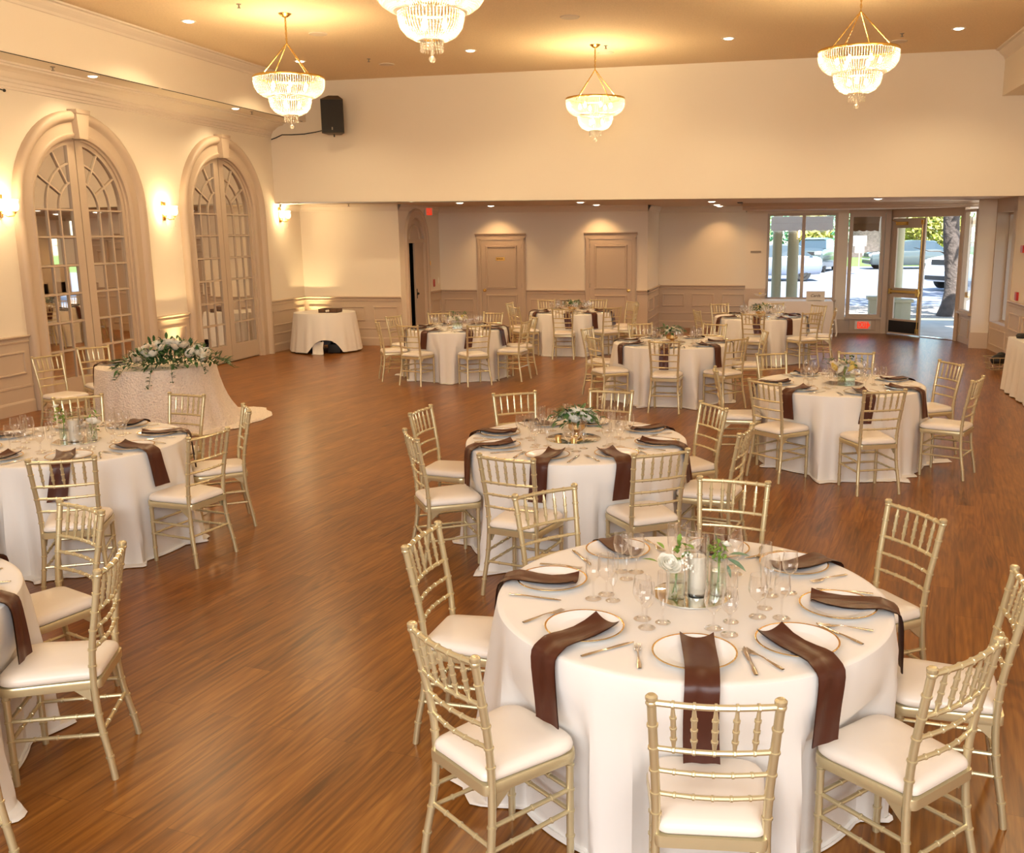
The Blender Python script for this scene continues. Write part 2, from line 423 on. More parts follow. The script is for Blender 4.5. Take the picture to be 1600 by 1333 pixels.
# bay ceiling with its crown face
mb = MB()
mb.add([(-0.55, 20.5, 2.65), (4.8, 20.5, 2.65), (4.8, 23.0, 2.65), (-0.55, 23.0, 2.65)], [(0, 1, 2, 3)])
F = Frame((-0.62, 20.5, 0), (1, 0, 0), (0, -1, 0))
profile_run(mb, F, 0, 5.4, [(0.0, 2.65), (0.02, 2.65), (0.03, 2.68), (0.05, 2.70), (0.05, 2.72), (0.10, 2.76), (0.12, 2.775), (0.12, 2.80)])
F = Frame((-0.55, 22.6, 0), (0, -1, 0), (-1, 0, 0))
profile_run(mb, F, 0, 2.1, [(0.0, 2.65), (0.02, 2.65), (0.03, 2.68), (0.05, 2.72), (0.10, 2.76), (0.12, 2.80)])
struct(mb.build('trim_1', 'trim', smooth=False), 'dropped moulding edge above the entrance windows')

# ---- bulkhead over the alcove
mb = MB()
mb.add([(XL-0.1, YB, lowz(XL)+0.02), (XR+0.4, YB, lowz(XR)-0.012), (XR+0.4, YB, ZC), (XL-0.1, YB, ZC),
        (XL-0.1, YB+0.16, lowz(XL)+0.02), (XR+0.4, YB+0.16, lowz(XR)-0.012), (XR+0.4, YB+0.16, ZC), (XL-0.1, YB+0.16, ZC)],
       [(0, 1, 2, 3), (0, 4, 5, 1), (4, 7, 6, 5)])
struct(mb.build('wall_back', 'wall', smooth=False), 'blank cream bulkhead wall above the alcove')

# ---- tray walls, soffits
mb = MB()
mb.add([(XU0, Z0Y, ZS), (XU0, YB, ZS), (XU0, YB, ZC), (XU0, Z0Y, ZC)], [(0, 1, 2, 3)])
mb.add([(XU0, Z0Y, ZS), (XL, Z0Y, ZS), (XL, YB, ZS), (XU0, YB, ZS)], [(0, 1, 2, 3)])
struct(mb.build('wall_left', 'wall', smooth=False), 'upper left wall and its soffit')
mb = MB()
mb.add([(XU1, Z0Y, ZS), (XU1, YB, ZS), (XU1, YB, ZC), (XU1, Z0Y, ZC)], [(0, 1, 2, 3)])
mb.add([(XU1, Z0Y, ZS), (XR+.3, Z0Y, ZS), (XR+.3, YB, ZS), (XU1, YB, ZS)], [(0, 1, 2, 3)])
struct(mb.build('wall_right', 'wall', smooth=False), 'upper right wall and its soffit')
# crowns of the tray
cr = [(0.0, ZC-0.16), (0.012, ZC-0.15), (0.02, ZC-0.12), (0.05, ZC-0.085), (0.075, ZC-0.05), (0.08, ZC-0.03), (0.115, ZC-0.02), (0.12, ZC)]
mb = MB(); profile_run(mb, Frame((XU0, Z0Y, 0), (0, 1, 0), (1, 0, 0)), 0, YB-Z0Y, cr)
struct(mb.build('trim_2', 'crown', smooth=False), 'crown moulding of the upper left wall')
mb = MB(); profile_run(mb, Frame((XU1, Z0Y, 0), (0, 1, 0), (-1, 0, 0)), 0, YB-Z0Y, [(a*1.3, b) for a, b in cr])
struct(mb.build('trim_3', 'crown', smooth=False), 'crown moulding of the upper right wall')
# slot in the soffit
mb = MB(); mb.box2((XU0-0.035, 9.9, ZS-0.004), (XU0-0.012, 12.9, ZS+0.01)); mb.box2((XU0-0.035, 12.98, ZS-0.004), (XU0-0.012, 17.3, ZS+0.01))
struct(mb.build('trim_4', 'dark', smooth=False), 'dark shadow gap slot along the left soffit')
# cornice on the left wall below soffit
mb = MB()
profile_run(mb, Frame((XL, Z0Y, 0), (0, 1, 0), (1, 0, 0)), 0, YB-Z0Y,
  [(0.0, 4.05), (0.015, 4.055), (0.015, 4.085), (0.03, 4.09), (0.03, 4.13), (0.05, 4.14), (0.06, 4.175), (0.09, 4.185), (0.11, 4.20), (0.15, 4.235), (0.21, 4.26), (0.28, 4.275), (0.285, 4.295), (0.33, 4.30), (0.335, ZS)])
struct(mb.build('trim_5', 'crown', smooth=False), 'stepped cornice along the left wall')

# ---- left wall with two arched mirror-door recesses
ARCH = [(12.0, 1.0), (15.58, 1.0)]   # centre along Y, opening radius
SPR = 2.60
FL = Frame((XL, 0, 0), (0, 1, 0), (1, 0, 0))
def wall_with_arches(mb, F, u0, u1, v1, arches):
    u = u0
    for c, r, spr in arches:
        fquad(mb, F, u, c-r, 0, v1); n = 32
        for i in range(n):
            a0 = pi-pi*i/n; a1 = pi-pi*(i+1)/n
            p0 = (c+r*cos(a0), spr+r*sin(a0)); p1 = (c+r*cos(a1), spr+r*sin(a1))
            mb.add([F(*p0), F(*p1), F(p1[0], v1), F(p0[0], v1)], [(0, 1, 2, 3)])
        u = c+r
    fquad(mb, F, u, u1, 0, v1)
mb = MB()
wall_with_arches(mb, FL, Z0Y, YB, ZS, [(c, r, SPR) for c, r in ARCH])
fquad(mb, FL, YB, 18.4, 0, 2.9)
for c, r in ARCH: arch_sweep(mb, FL, c, SPR, [(r, 0), (r, -0.2)])
struct(mb.build('wall_left', 'wall', smooth=False), 'cream left wall with arched openings')
for i, (c, r) in enumerate(ARCH):
    mb = MB()
    arch_sweep(mb, FL, c, SPR, [(r-0.035, -0.08), (r-0.035, 0.03), (r, 0.05), (r+0.02, 0.05), (r+0.03, 0.035), (r+0.04, 0.03), (r+0.17, 0.035),
       (r+0.185, 0.05), (r+0.20, 0.075), (r+0.23, 0.095), (r+0.27, 0.10), (r+0.30, 0.085), (r+0.315, 0.06), (r+0.32, 0.0)])
    arch_sweep(mb, FL, c, SPR, [(r-0.06, -0.08), (r-0.06, -0.02), (r-0.035, -0.01)])
    tr = struct(mb.build('trim_%d' % (6+i), 'trim'), ['wide moulded taupe surround of the nearer arched door', 'wide moulded taupe surround of the farther arched door'][i])
    kb = MB(); vs = []
    for v, h, w in ((r-0.05, 0.085, 0.12), (r+0.27, 0.125, 0.135), (r+0.285, 0.135, 0.15), (r+0.335, 0.14, 0.15)):
        vs.append((v, h, w))
    P = [[FL(c-h, SPR+v, 0), FL(c-h, SPR+v, w), FL(c+h, SPR+v, w), FL(c+h, SPR+v, 0)] for v, h, w in vs]
    kb.grid(P); kb.add([P[0][0], P[0][1], P[0][2], P[0][3]], [(0, 1, 2, 3)]); kb.add(P[-1], [(0, 1, 2, 3)])
    kb.build('keystone', 'trim', tr, smooth=False)

# mirrored french doors
def mirror_doors(idx, c, r):
    W = -0.08; root = empty('door_%d' % idx, (0, 0, 0)); struct(root, ['nearer arched mirror door on the left wall', 'farther arched mirror door on the left wall'][idx-1])
    cols = [0.155, 0.40, 0.64, 0.88]; rows = [0.31, 0.695, 1.08, 1.465, 1.85, 2.235, SPR]; mw = 0.012
    rin = 0.88; rnd = random.Random(idx)
    for sgn in (-1, 1):
        leaf = MB(); t0, t1 = W, W+0.035
        def U(x): return c+sgn*x
        def bx(x0, x1, v0, v1, w1=t1): fbox(leaf, FL, min(U(x0), U(x1)), max(U(x0), U(x1)), v0, v1, t0, w1)
        bx(0.008, cols[0], 0.02, SPR+math.sqrt(r*r-0.155**2)-0.034, t1-0.001)   # meeting stile
        bx(cols[3], r-0.035, 0.02, SPR)
        bx(cols[0]+0.001, cols[3]-0.001, 0.021, rows[0], t1-0.0015)
        for q in rows[1:]: bx(cols[0]+0.001, cols[3]-0.001, q-mw, q+mw, t1-0.006)
        for q in cols[1:3]: bx(q-mw, q+mw, rows[0]+0.001, SPR-0.001, t1-0.0085)
        # arched head band
        n = 16; P = []
        amax = math.acos(0.0)
        for i in range(n+1):
            a = (pi/2-0.0)*i/n
            a = min(a, math.acos(0.01/r))
            P.append([FL(U(rin*cos(a)), SPR+rin*sin(a), t0), FL(U(rin*cos(a)), SPR+rin*sin(a), t1), FL(U((r-0.03)*cos(a)), SPR+(r-0.03)*sin(a), t1)])
        leaf.grid(P)
        # curved muntins
        for rr in (0.40, 0.64):
            am = math.acos(min(1, cols[0]/rr)); P = []
            for i in range(13):
                a = am*i/12
                P.append([FL(U((rr+d)*cos(a)), SPR+(rr+d)*sin(a), ww) for d, ww in ((-mw, t0), (-mw, t1-0.0105), (mw, t1-0.0105), (mw, t0))])
            leaf.grid(P)
        for ang in (rad(31), rad(60)):
            r0 = max(0.40, 0.0); P = []
            for rr in (r0, rin):
                P.append([FL(U(rr*cos(ang)-d*sin(ang)), SPR+rr*sin(ang)+d*cos(ang), ww) for d, ww in ((-mw, t0), (-mw, t1-0.006), (mw, t1-0.006), (mw, t0))])
            leaf.grid(P)
        lf = leaf.build('door_leaf', 'door', root, smooth=False)
        mm = MB()
        for a in range(3):
            for b in range(6):
                x0, x1, v0, v1 = cols[a], cols[a+1], rows[b], rows[b+1]; bev = 0.022
                tu, tv = rnd.uniform(-.0012, .0012), rnd.uniform(-.0012, .0012)
                o = [(x0, v0), (x1, v0), (x1, v1), (x0, v1)]; i_ = [(x0+bev, v0+bev), (x1-bev, v0+bev), (x1-bev, v1-bev), (x0+bev, v1-bev)]
                vs = [FL(U(p), q, W+0.004) for p, q in o]+[FL(U(p), q, W+0.008+(tu if k in (0, 3) else -tu)+(tv if k < 2 else -tv)) for k, (p, q) in enumerate(i_)]
                mm.add(vs, [(4, 5, 6, 7), (0, 1, 5, 4), (1, 2, 6, 5), (2, 3, 7, 6), (3, 0, 4, 7)])
        # head mirror
        pts = [FL(U(cols[0]), SPR, W+0.006)]
        am = math.acos(cols[0]/0.9)
        for i in range(15):
            a = am*i/14; pts.append(FL(U(0.9*cos(a)), SPR+0.9*sin(a), W+0.006))
        mm.add(pts, [tuple(range(len(pts)))])
        mm.build('mirror_panes', 'mirror', lf, smooth=False)
    bk = MB(); arch_sweep(bk, FL, c, SPR, [(0.0, W-0.01), (r, W-0.01)]); bk.build('door_backing', 'door', root, smooth=False)
for i, (c, r) in enumerate(ARCH): mirror_doors(i+1, c, r)

# ---- wainscot
def wainscot(n, P, Q, nrm, label, panels=None, trimz=1.0, skip=None, base=0.17):
    P = Vector((*P, 0)); Q = Vector((*Q, 0)); L = (Q-P).length; F = Frame(P, Q-P, nrm)
    mb = MB()
    fbox(mb, F, 0, L, 0.0, trimz-0.04, 0, 0.012)
    profile_run(mb, F, 0, L, [(0.0, trimz-0.10), (0.025, trimz-0.095), (0.03, trimz-0.075), (0.02, trimz-0.065), (0.02, trimz-0.04), (0.045, trimz-0.03), (0.055, trimz-0.012), (0.05, trimz), (0.0, trimz)])
    profile_run(mb, F, 0, L, [(0.024, 0.0), (0.024, base-0.03), (0.017, base-0.01), (0.012, base)])
    k = panels if panels else max(1, round(L/0.95)); wdt = L/k
    for i in range(k):
        if L > 0.3:
            picture(mb, F, i*wdt+0.09, (i+1)*wdt-0.09, base+0.33, trimz-0.20, 0.03, 0.012, 0.03)
            if trimz > 0.9: profile_run(mb, F, i*wdt, (i+1)*wdt, [(0.012, base+0.16), (0.022, base+0.165), (0.022, base+0.19), (0.012, base+0.195)])
    return struct(mb.build('trim_%d' % n, 'trim', smooth=False), label)
wainscot(8, (XL, 5.0), (XL, 10.67), (1, 0, 0), 'taupe wainscot left of the nearer arch', 6)
wainscot(9, (XL, 13.33), (XL, 14.25), (1, 0, 0), 'taupe wainscot between the two arches', 1)
wainscot(10, (XL, 16.91), (XL, 18.4), (1, 0, 0), 'taupe wainscot right of the farther arch', 1)
wainscot(11, (XL, 18.4), (-7.28, 18.4), (0, -1, 0), 'taupe wainscot behind the round corner table', 3)
wainscot(12, (-7.28, 20.02), (-7.28, 20.8), (1, 0, 0), 'short taupe wainscot beside the small arched doorway', 1)
wainscot(13, (-7.28, 20.8), (-6.42, 20.8), (0, -1, 0), 'taupe wainscot left of the plated door', 1)
wainscot(14, (-5.28, 20.8), (-3.96, 20.8), (0, -1, 0), 'taupe wainscot between the two plain doors', 2)
wainscot(15, (-2.83, 20.8), (-2.6, 20.8), (0, -1, 0), 'narrow taupe wainscot at the alcove corner', 1)
wainscot(16, (-2.6, 20.8), (-2.6, 22.9), (1, 0, 0), 'taupe wainscot along the alcove return', 2)
wainscot(17, (-2.6, 22.9), (-0.5, 22.9), (0, -1, 0), 'taupe wainscot under the blank alcove wall', 3)
wainscot(18, (XR, 8.0), (XR, 18.15), (-1, 0, 0), 'taupe wainscot on the right wall', 11)

# ---- alcove walls
def wall_quad(name, P, Q, z1, label, thick=None, m='wall'):
    mb = MB(); mb.add([(P[0], P[1], 0), (Q[0], Q[1], 0), (Q[0], Q[1], z1), (P[0], P[1], z1)], [(0, 1, 2, 3)])
    return struct(mb.build(name, m, smooth=False), label)
wall_quad('wall_back', (XL-1, 18.4), (-7.28, 18.4), 2.9, 'cream wall behind the round corner table')
wall_quad('wall_back', (-7.28, 20.8), (-2.6, 20.8), 2.9, 'cream alcove wall with two plain doors')
wall_quad('wall_right', (-2.6, 20.8), (-2.6, 22.9), 2.9, 'short return wall in the alcove')
wall_quad('wall_back', (-2.6, 22.9), (-0.5, 22.9), 2.9, 'blank cream wall beside the entrance windows')
wall_quad('wall_right', (XR, Z0Y), (XR, 18.15), ZS+0.02, 'cream right wall')
wall_quad('wall_front', (-10.5, Z0Y), (XR+.3, Z0Y), ZC+0.02, 'wall behind the photographer')
# doorway wall with small arch
FD = Frame((-7.28, 0, 0), (0, 1, 0), (1, 0, 0))
mb = MB(); wall_with_arches(mb, FD, 18.4, 20.8, 2.9, [(19.33, 0.50, 2.10)])
arch_sweep(mb, FD, 19.33, 2.10, [(0.5, 0), (0.5, -0.18)])
mb.box2((-8.95, 18.7, 0.0), (-8.9, 20.0, 2.9))
struct(mb.build('wall_left', 'wall', smooth=False), 'alcove wall with the small arched doorway')
mb = MB(); arch_sweep(mb, FD, 19.33, 2.10, [(0.46, -0.18), (0.46, 0.02), (0.49, 0.035), (0.58, 0.035), (0.61, 0.06), (0.65, 0.06), (0.66, 0.0)])
arch_sweep(mb, FD, 19.33, 2.12, [(0.0, -0.03), (0.44, -0.03), (0.47, 0.0)], v0=2.12)
arch_sweep(mb, FD, 19.33, 2.12, [(0.27, -0.03), (0.28, -0.005), (0.31, -0.005), (0.32, -0.03)], v0=2.12)
fbox(mb, FD, 18.87, 19.79, 2.05, 2.13, -0.16, 0.02)
struct(mb.build('trim_19', 'trim', smooth=False), 'arched surround of the small doorway')
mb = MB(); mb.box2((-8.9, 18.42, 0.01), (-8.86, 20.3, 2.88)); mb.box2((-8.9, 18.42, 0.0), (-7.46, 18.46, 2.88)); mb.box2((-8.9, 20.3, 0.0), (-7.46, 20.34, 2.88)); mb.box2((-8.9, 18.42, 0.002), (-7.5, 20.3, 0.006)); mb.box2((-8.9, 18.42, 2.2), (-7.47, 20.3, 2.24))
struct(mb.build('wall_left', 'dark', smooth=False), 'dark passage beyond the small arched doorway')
# half open door in that arch, hinged on the far jamb
dl = empty('door_3', (-7.315, 19.79, 0), rad(-90)); struct(dl, 'half open taupe door in the small arched doorway')
m_ = MB(); m_.box2((0.0, -0.02, 0.01), (0.50, 0.02, 2.05)); m_.build('door_leaf', 'door', dl, smooth=False)
m_ = MB(); m_.lathe([(0.0001, 0), (0.025, 0.005), (0.028, 0.03), (0.012, 0.05)], 12, (0.45, 0.02, 1.0), Matrix.Rotation(rad(-90), 3, 'X')); m_.box2((0.43, 0.018, 0.9), (0.47, 0.024, 1.1)); m_.build('door_knob', 'black', dl)

# ---- crown in alcove
acr = [(0.0, -0.13), (0.012, -0.125), (0.02, -0.10), (0.05, -0.05), (0.055, -0.02), (0.07, -0.015), (0.07, 0.0)]
n = 20
for P, Q, nn, lb in (((XL, 18.4), (-7.28, 18.4), (0, -1, 0), 'crown moulding above the corner table wall'), ((-7.28, 20.8), (-2.6, 20.8), (0, -1, 0), 'crown moulding above the two plain doors'),
               ((-2.6, 20.8), (-2.6, 22.9), (1, 0, 0), 'crown moulding on the alcove return'), ((-2.6, 22.9), (-0.5, 22.9), (0, -1, 0), 'crown moulding above the blank alcove wall'),
               ((-7.28, 18.4), (-7.28, 20.8), (1, 0, 0), 'crown moulding above the small arch'), ((XL, YB+.16), (XL, 18.4), (1, 0, 0), 'crown moulding at the left corner')):
    P = Vector((*P, 0)); Q = Vector((*Q, 0)); mb = MB(); F = Frame(P, Q-P, nn)
    rows = []
    for u, X in ((0, P.x), ((Q-P).length, Q.x)): rows.append([F(u, lowz(X)+v, w_) for w_, v in acr])
    mb.grid(rows); struct(mb.build('trim_%d' % n, 'crown', smooth=False), lb); n += 1

# ---- two plain doors
def plain_door(idx, x0, x1, knob_side, label, sign):
    F = Frame((0, 20.8, 0), (1, 0, 0), (0, -1, 0))
    cas = MB()
    for a, b in ((x0, x0+0.09), (x1-0.09, x1)):
        fbox(cas, F, a, b, 0, 2.12, 0, 0.03); fbox(cas, F, a+0.02, b-0.03, 0, 2.12, 0, 0.045)
    fbox(cas, F, x0, x1, 2.09, 2.18, 0, 0.03); profile_run(cas, F, x0-0.03, x1+0.03, [(0.0, 2.17), (0.045, 2.175), (0.05, 2.20), (0.075, 2.215), (0.075, 2.235), (0, 2.235)])
    struct(cas.build('trim_%d' % (25+idx), 'trim', smooth=False), 'casing of the '+label)
    root = empty('door_%d' % idx, (0, 0, 0)); struct(root, label)
    lf = MB(); a, b = x0+0.095, x1-0.095
    fbox(lf, F, a, b, 0.01, 2.08, 0, 0.012)
    picture(lf, F, a+0.10, b-0.10, 1.02, 1.97, 0.05, 0.012, 0.034); picture(lf, F, a+0.10, b-0.10, 0.16, 0.90, 0.05, 0.012, 0.034)
    lf.build('door_leaf', 'door', root, smooth=False)
    kx = a+0.07 if knob_side < 0 else b-0.07
    kn = MB(); kn.lathe([(0.0001, 0.0), (0.035, 0.0), (0.035, 0.006), (0.012, 0.01), (0.012, 0.035), (0.028, 0.045), (0.032, 0.06), (0.022, 0.075), (0.0001, 0.078)], 14, F(kx, 0.99, 0.012), Matrix.Rotation(rad(90), 3, 'X'))
    kn.build('door_knob', 'brass', root)
    hg = MB(); hx = b-0.004 if knob_side < 0 else a-0.004
    for v in (0.2, 1.05, 1.9): fbox(hg, F, hx, hx+0.012, v, v+0.09, 0.005, 0.02)
    hg.build('hinge', 'steel', root, smooth=False)
    if sign:
        s = MB(); fbox(s, F, -5.965, -5.765, 1.64, 1.71, 0.013, 0.019); o = s.build('door_plate', 'brass', smooth=False); tag(o, 'small brass nameplate on the left plain door', 'sign')
        q = MB()
        for i, (u0, u1) in enumerate(((-5.945, -5.90), (-5.895, -5.86), (-5.855, -5.80))): fbox(q, F, u0, u1, 1.668, 1.684, 0.019, 0.0205)
        q.build('engraving', 'ink', o, smooth=False)
plain_door(4, -6.40, -5.29, -1, 'left plain taupe door with brass knob', True)
plain_door(5, -3.95, -2.84, 1, 'right plain taupe door with brass knob', False)

# ================================================================== ENTRANCE BAY
WZ1 = 2.65
def frame_window(idx, F, u0, u1, v0, v1, label, mull=(), fw=0.055, sill=True, depth=0.09, valance=True):
    root = empty('window_%d' % idx, (0, 0, 0)); struct(root, label)
    mb = MB()
    fbox(mb, F, u0, u1, v1-fw, v1, -depth, 0.02); fbox(mb, F, u0, u1, v0, v0+fw, -depth, 0.02)
    fbox(mb, F, u0, u0+fw, v0+fw, v1-fw, -depth, 0.02); fbox(mb, F, u1-fw, u1, v0+fw, v1-fw, -depth, 0.02)
    for q in mull: fbox(mb, F, q-0.035, q+0.035, v0+fw, v1-fw, -depth+0.002, -0.01)
    if sill: fbox(mb, F, u0-0.02, u1+0.02, v0-0.03, v0+0.015, -depth+0.004, 0.06)
    mb.build('window_frame', 'trim', root, smooth=False)
    g = MB(); fquad(g, F, u0+fw*0.5, u1-fw*0.5, v0+fw*0.5, v1-fw*0.5, -depth*0.7); g.build('window_pane', 'pane', root, smooth=False)
    if valance:
        vb = MB(); nn_ = 40; P = []
        W_ = u1-u0-0.16
        for i in range(nn_+1):
            u = u0+0.08+W_*i/nn_; zb = v1-0.36-0.022*abs(sin(pi*i/nn_*W_/0.16))
            P.append([F(u, v1-0.07, -depth-0.15), F(u, v1-0.20, -depth-0.30), F(u, v1-0.22, -depth-0.31), F(u, zb, -depth-0.32)])
        vb.grid(P); o = vb.build('window_valance', 'blind', smooth=False)
        tag(o, 'scalloped tan awning valance outside '+label, 'awning')
        P = []
    return root
YW = 22.1
FW = Frame((0, YW, 0), (1, 0, 0), (0, -1, 0))
# infill wall parts of the bay
mb = MB()
fbox(mb, FW, -0.56, -0.12, 0, WZ1, -0.40, 0.22)
fbox(mb, FW, 1.375, 1.60, 0, WZ1, -0.2, 0.02)
fbox(mb, FW, -0.12, 1.375, 0, 0.72, -0.12, 0.0)
fbox(mb, FW, -0.12, 1.375, 2.60, WZ1, -0.12, 0.02)
struct(mb.build('wall_back', 'wall', smooth=False), 'cream piers around the entrance windows')
mb = MB(); fbox(mb, FW, 1.375, 1.60, 0, 0.30, -0.05, 0.035)
fbox(mb, FW, -0.56, -0.12, 0, 0.98, 0.0, 0.235)
fbox(mb, FW, 1.60, 2.36, 0, 0.34, -0.12, 0.0); fbox(mb, FW, 1.60, 2.36, 2.58, WZ1, -0.12, 0.02)
picture(mb, FW, 1.70, 2.27, 0.05, 0.31, 0.02, 0.0, 0.012)
fbox(mb, FW, 2.36, 2.47, 0, WZ1, -0.12, 0.04)
struct(mb.build('trim_31', 'trim', smooth=False), 'taupe panelling under the entrance windows')
frame_window(1, FW, -0.12, 1.375, 0.72, 2.60, 'the wide entrance window', mull=(0.66,))
frame_window(2, FW, 1.62, 2.35, 0.34, 2.58, 'the narrow entrance window', fw=0.075)
# doorway line
A_ = Vector((2.47, 22.16, 0)); B_ = Vector((3.70, 20.78, 0)); dL = (B_-A_).length
nD = Vector(((B_-A_).y, -(B_-A_).x, 0)).normalized()
if nD.y > 0: nD = -nD
FE = Frame(A_, B_-A_, nD)
mb = MB()
fbox(mb, FE, 0.0, 0.09, 0, WZ1, -0.12, 0.03); fbox(mb, FE, dL-0.05, dL+0.03, 0, WZ1, -0.12, 0.03); fbox(mb, FE, 0, dL, 2.48, WZ1, -0.12, 0.03)
struct(mb.build('trim_32', 'trim', smooth=False), 'frame of the glass entrance doors')
def glass_leaf(root, L, mirror=False, brassy=True):
    """leaf in local coords: x 0..L from hinge, front toward -y"""
    lf = MB(); h = 2.46
    lf.box2((0, -0.022, 0.02), (0.11, 0.022, h)); lf.box2((L-0.10, -0.022, 0.02), (L, 0.022, h)); lf.box2((0.11, -0.022, h-0.20), (L-0.10, 0.022, h))
    lf.box2((0.11, -0.022, 0.80), (L-0.10, 0.022, 1.0)); lf.box2((0.11, -0.022, 0.02), (L-0.10, 0.022, 0.34))
    lf.build('door_leaf', 'trim', root, smooth=False)
    g = MB(); g.box2((0.1, -0.003, 1.0), (L-0.09, 0.003, h-0.2)); g.box2((0.1, -0.003, 0.34), (L-0.09, 0.003, 0.8)); g.build('door_glass', 'pane', root, smooth=False)
    k = MB(); k.box2((0.02, -0.028, 0.05), (L-0.03, -0.022, 0.30)); k.build('kick_plate', 'black', root, smooth=False)
    b = MB(); b.box2((0.01, -0.085, 0.90), (L-0.02, -0.04, 0.955)); b.box2((0.01, -0.09, 0.87), (0.06, -0.02, 0.98)); b.box2((L-0.10, -0.095, 0.84), (L-0.03, -0.02, 1.0)); b.build('push_bar', 'brass', root, smooth=False, bevel=0.006)
    r = MB(); r.tube([(L-0.055, -0.04, 0.06), (L-0.055, -0.04, 2.42)], 0.011, 10); r.box2((L-0.085, -0.06, 2.33), (L-0.025, -0.02, 2.42)); r.box2((L-0.085, -0.055, 0.06), (L-0.025, -0.02, 0.16)); r.build('vertical_rod', 'brass', root)
    c = MB(); c.box2((0.12, -0.09, h-0.14), (0.40, -0.03, h-0.07)); c.tube([(0.14, -0.06, h-0.08), (0.02, -0.10, h-0.03)], 0.008, 6); c.build('door_closer', 'brass', root, smooth=False, bevel=0.005)
ang = math.atan2((B_-A_).y, (B_-A_).x)
d6 = empty('door_6', A_+(B_-A_).normalized()*0.10, ang); struct(d6, 'closed glass leaf of the entrance doors with brass push bar')
glass_leaf(d6, 0.84)
d7 = empty('door_7', B_-(B_-A_).normalized()*0.0+Vector((0.10, 0.06, 0)), rad(57)); struct(d7, 'opened glass leaf of the entrance doors')
glass_leaf(d7, 0.84)
mb = MB(); fbox(mb, FE, 0.95, dL-0.05, 0.0, 0.015, -0.12, 0.02); struct(mb.build('trim_33', 'steel', smooth=False), 'metal threshold of the open entrance')
# side light, pier and right window
P0, P1 = Vector((3.72, 20.76, 0)), Vector((3.80, 19.98, 0))
FS = Frame(P0, P1-P0, (-1, 0, 0)); LS = (P1-P0).length
mb = MB(); fbox(mb, FS, 0, LS, 0, 0.60, -0.08, 0.0); picture(mb, FS, 0.12, LS-0.1, 0.12, 0.48, 0.025, 0, 0.014)
struct(mb.build('trim_34', 'trim', smooth=False), 'panel under the tall side light')
frame_window(3, FS, 0.02, LS, 0.60, 2.60, 'the side light right of the doors', fw=0.05, depth=0.06, valance=False)
mb = MB()
Q = [(3.80, 19.98), (3.73, 19.53), (4.02, 19.45), (4.45, 19.5), (4.45, 20.0)]
mb.add([(x, y, z) for z in (0, WZ1+0.2) for x, y in Q], [(0, 1, 6, 5), (1, 2, 7, 6), (2, 3, 8, 7), (3, 4, 9, 8)])
struct(mb.build('wall_right', 'wall', smooth=False), 'cream pier between side light and right window')
mb = MB()
Q2 = [(3.79, 19.985), (3.712, 19.515), (4.025, 19.43)]
mb.add([(x, y, z) for z in (0, 0.30) for x, y in Q2], [(0, 1, 4, 3), (1, 2, 5, 4), (3, 4, 5)])
struct(mb.build('baseboard_right', 'trim', smooth=False), 'base of the pier by the right window')
P0, P1 = Vector((4.03, 19.45, 0)), Vector((4.08, 18.15, 0)); FR = Frame(P0, P1-P0, (-1, -0.03, 0)); LR = (P1-P0).length
mb = MB(); fbox(mb, FR, 0, LR, 0, 0.52, -0.35, 0.0); picture(mb, FR, 0.12, LR-0.12, 0.1, 0.42, 0.03, 0, 0.016)
fbox(mb, FR, 0, 0.06, 0.5, 2.6, -0.35, 0.01); fbox(mb, FR, LR-0.18, LR, 0.5, 2.6, -0.35, 0.01); fbox(mb, FR, 0, LR, 2.52, 2.78, -0.35, 0.01)
struct(mb.build('trim_35', 'trim', smooth=False), 'deep panelled surround of the right window')
FR2 = Frame(P0+Vector((0.22, 0, 0)), P1-P0, (-1, -0.03, 0))
frame_window(4, FR2, 0.06, LR-0.18, 0.52, 2.52, 'the deep right window', fw=0.04, depth=0.05, valance=True)

# ================================================================== CEILING AND WALL FITTINGS
def disc_thing(name, loc, r, label, cat, group, lens, energy=0, spot=None):
    root = empty(name, loc); tag(root, label, cat, group)
    a = MB(); a.lathe([(r*0.78, -0.001), (r*0.8, -0.006), (r*1.15, -0.008), (r*1.2, 0.0)], 24, cap=False); a.build('trim_ring', 'white_metal', root)
    b = MB(); b.lathe([(0.0001, -0.022), (r*0.4, -0.019), (r*0.7, -0.012), (r*0.85, -0.004)], 24, cap=False); b.build('lens', lens, root)
    return root
DL = [(-7.70, 12.25, 'ceiling downlight beside the left crown moulding'), (-7.70, 15.40, 'ceiling downlight just right of the left chandelier'), (-4.72, 15.25, 'ceiling downlight right of the cropped chandelier'), (-0.74, 15.35, 'ceiling downlight between the two right chandeliers'), (2.50, 15.5, 'ceiling downlight right of the right chandelier')]
for x, y, lb in DL:
    disc_thing('recessed_light', (x, y, ZC), 0.085, lb, 'ceiling light', 'main ceiling downlights', 'down')
    light('SPOT', 'downlight_beam', (x, y, ZC-0.03), 170, WARM2, rot=(0, 0, 0), spot_size=rad(135), spot_blend=0.6, shadow_soft_size=0.06)
for x, y, lb in ((-8.86, 11.75, 'soffit downlight above the nearer arch'), (-8.84, 15.25, 'soffit downlight above the farther arch')):
    disc_thing('recessed_light', (x, y, ZS), 0.07, lb, 'ceiling light', 'soffit downlights', 'down')
    light('SPOT', 'soffit_beam', (x-0.02, y, ZS-0.03), 38, WARM2, aim=(x-0.5, y-0.15, 2.2), spot_size=rad(110), spot_blend=0.8, shadow_soft_size=0.04)
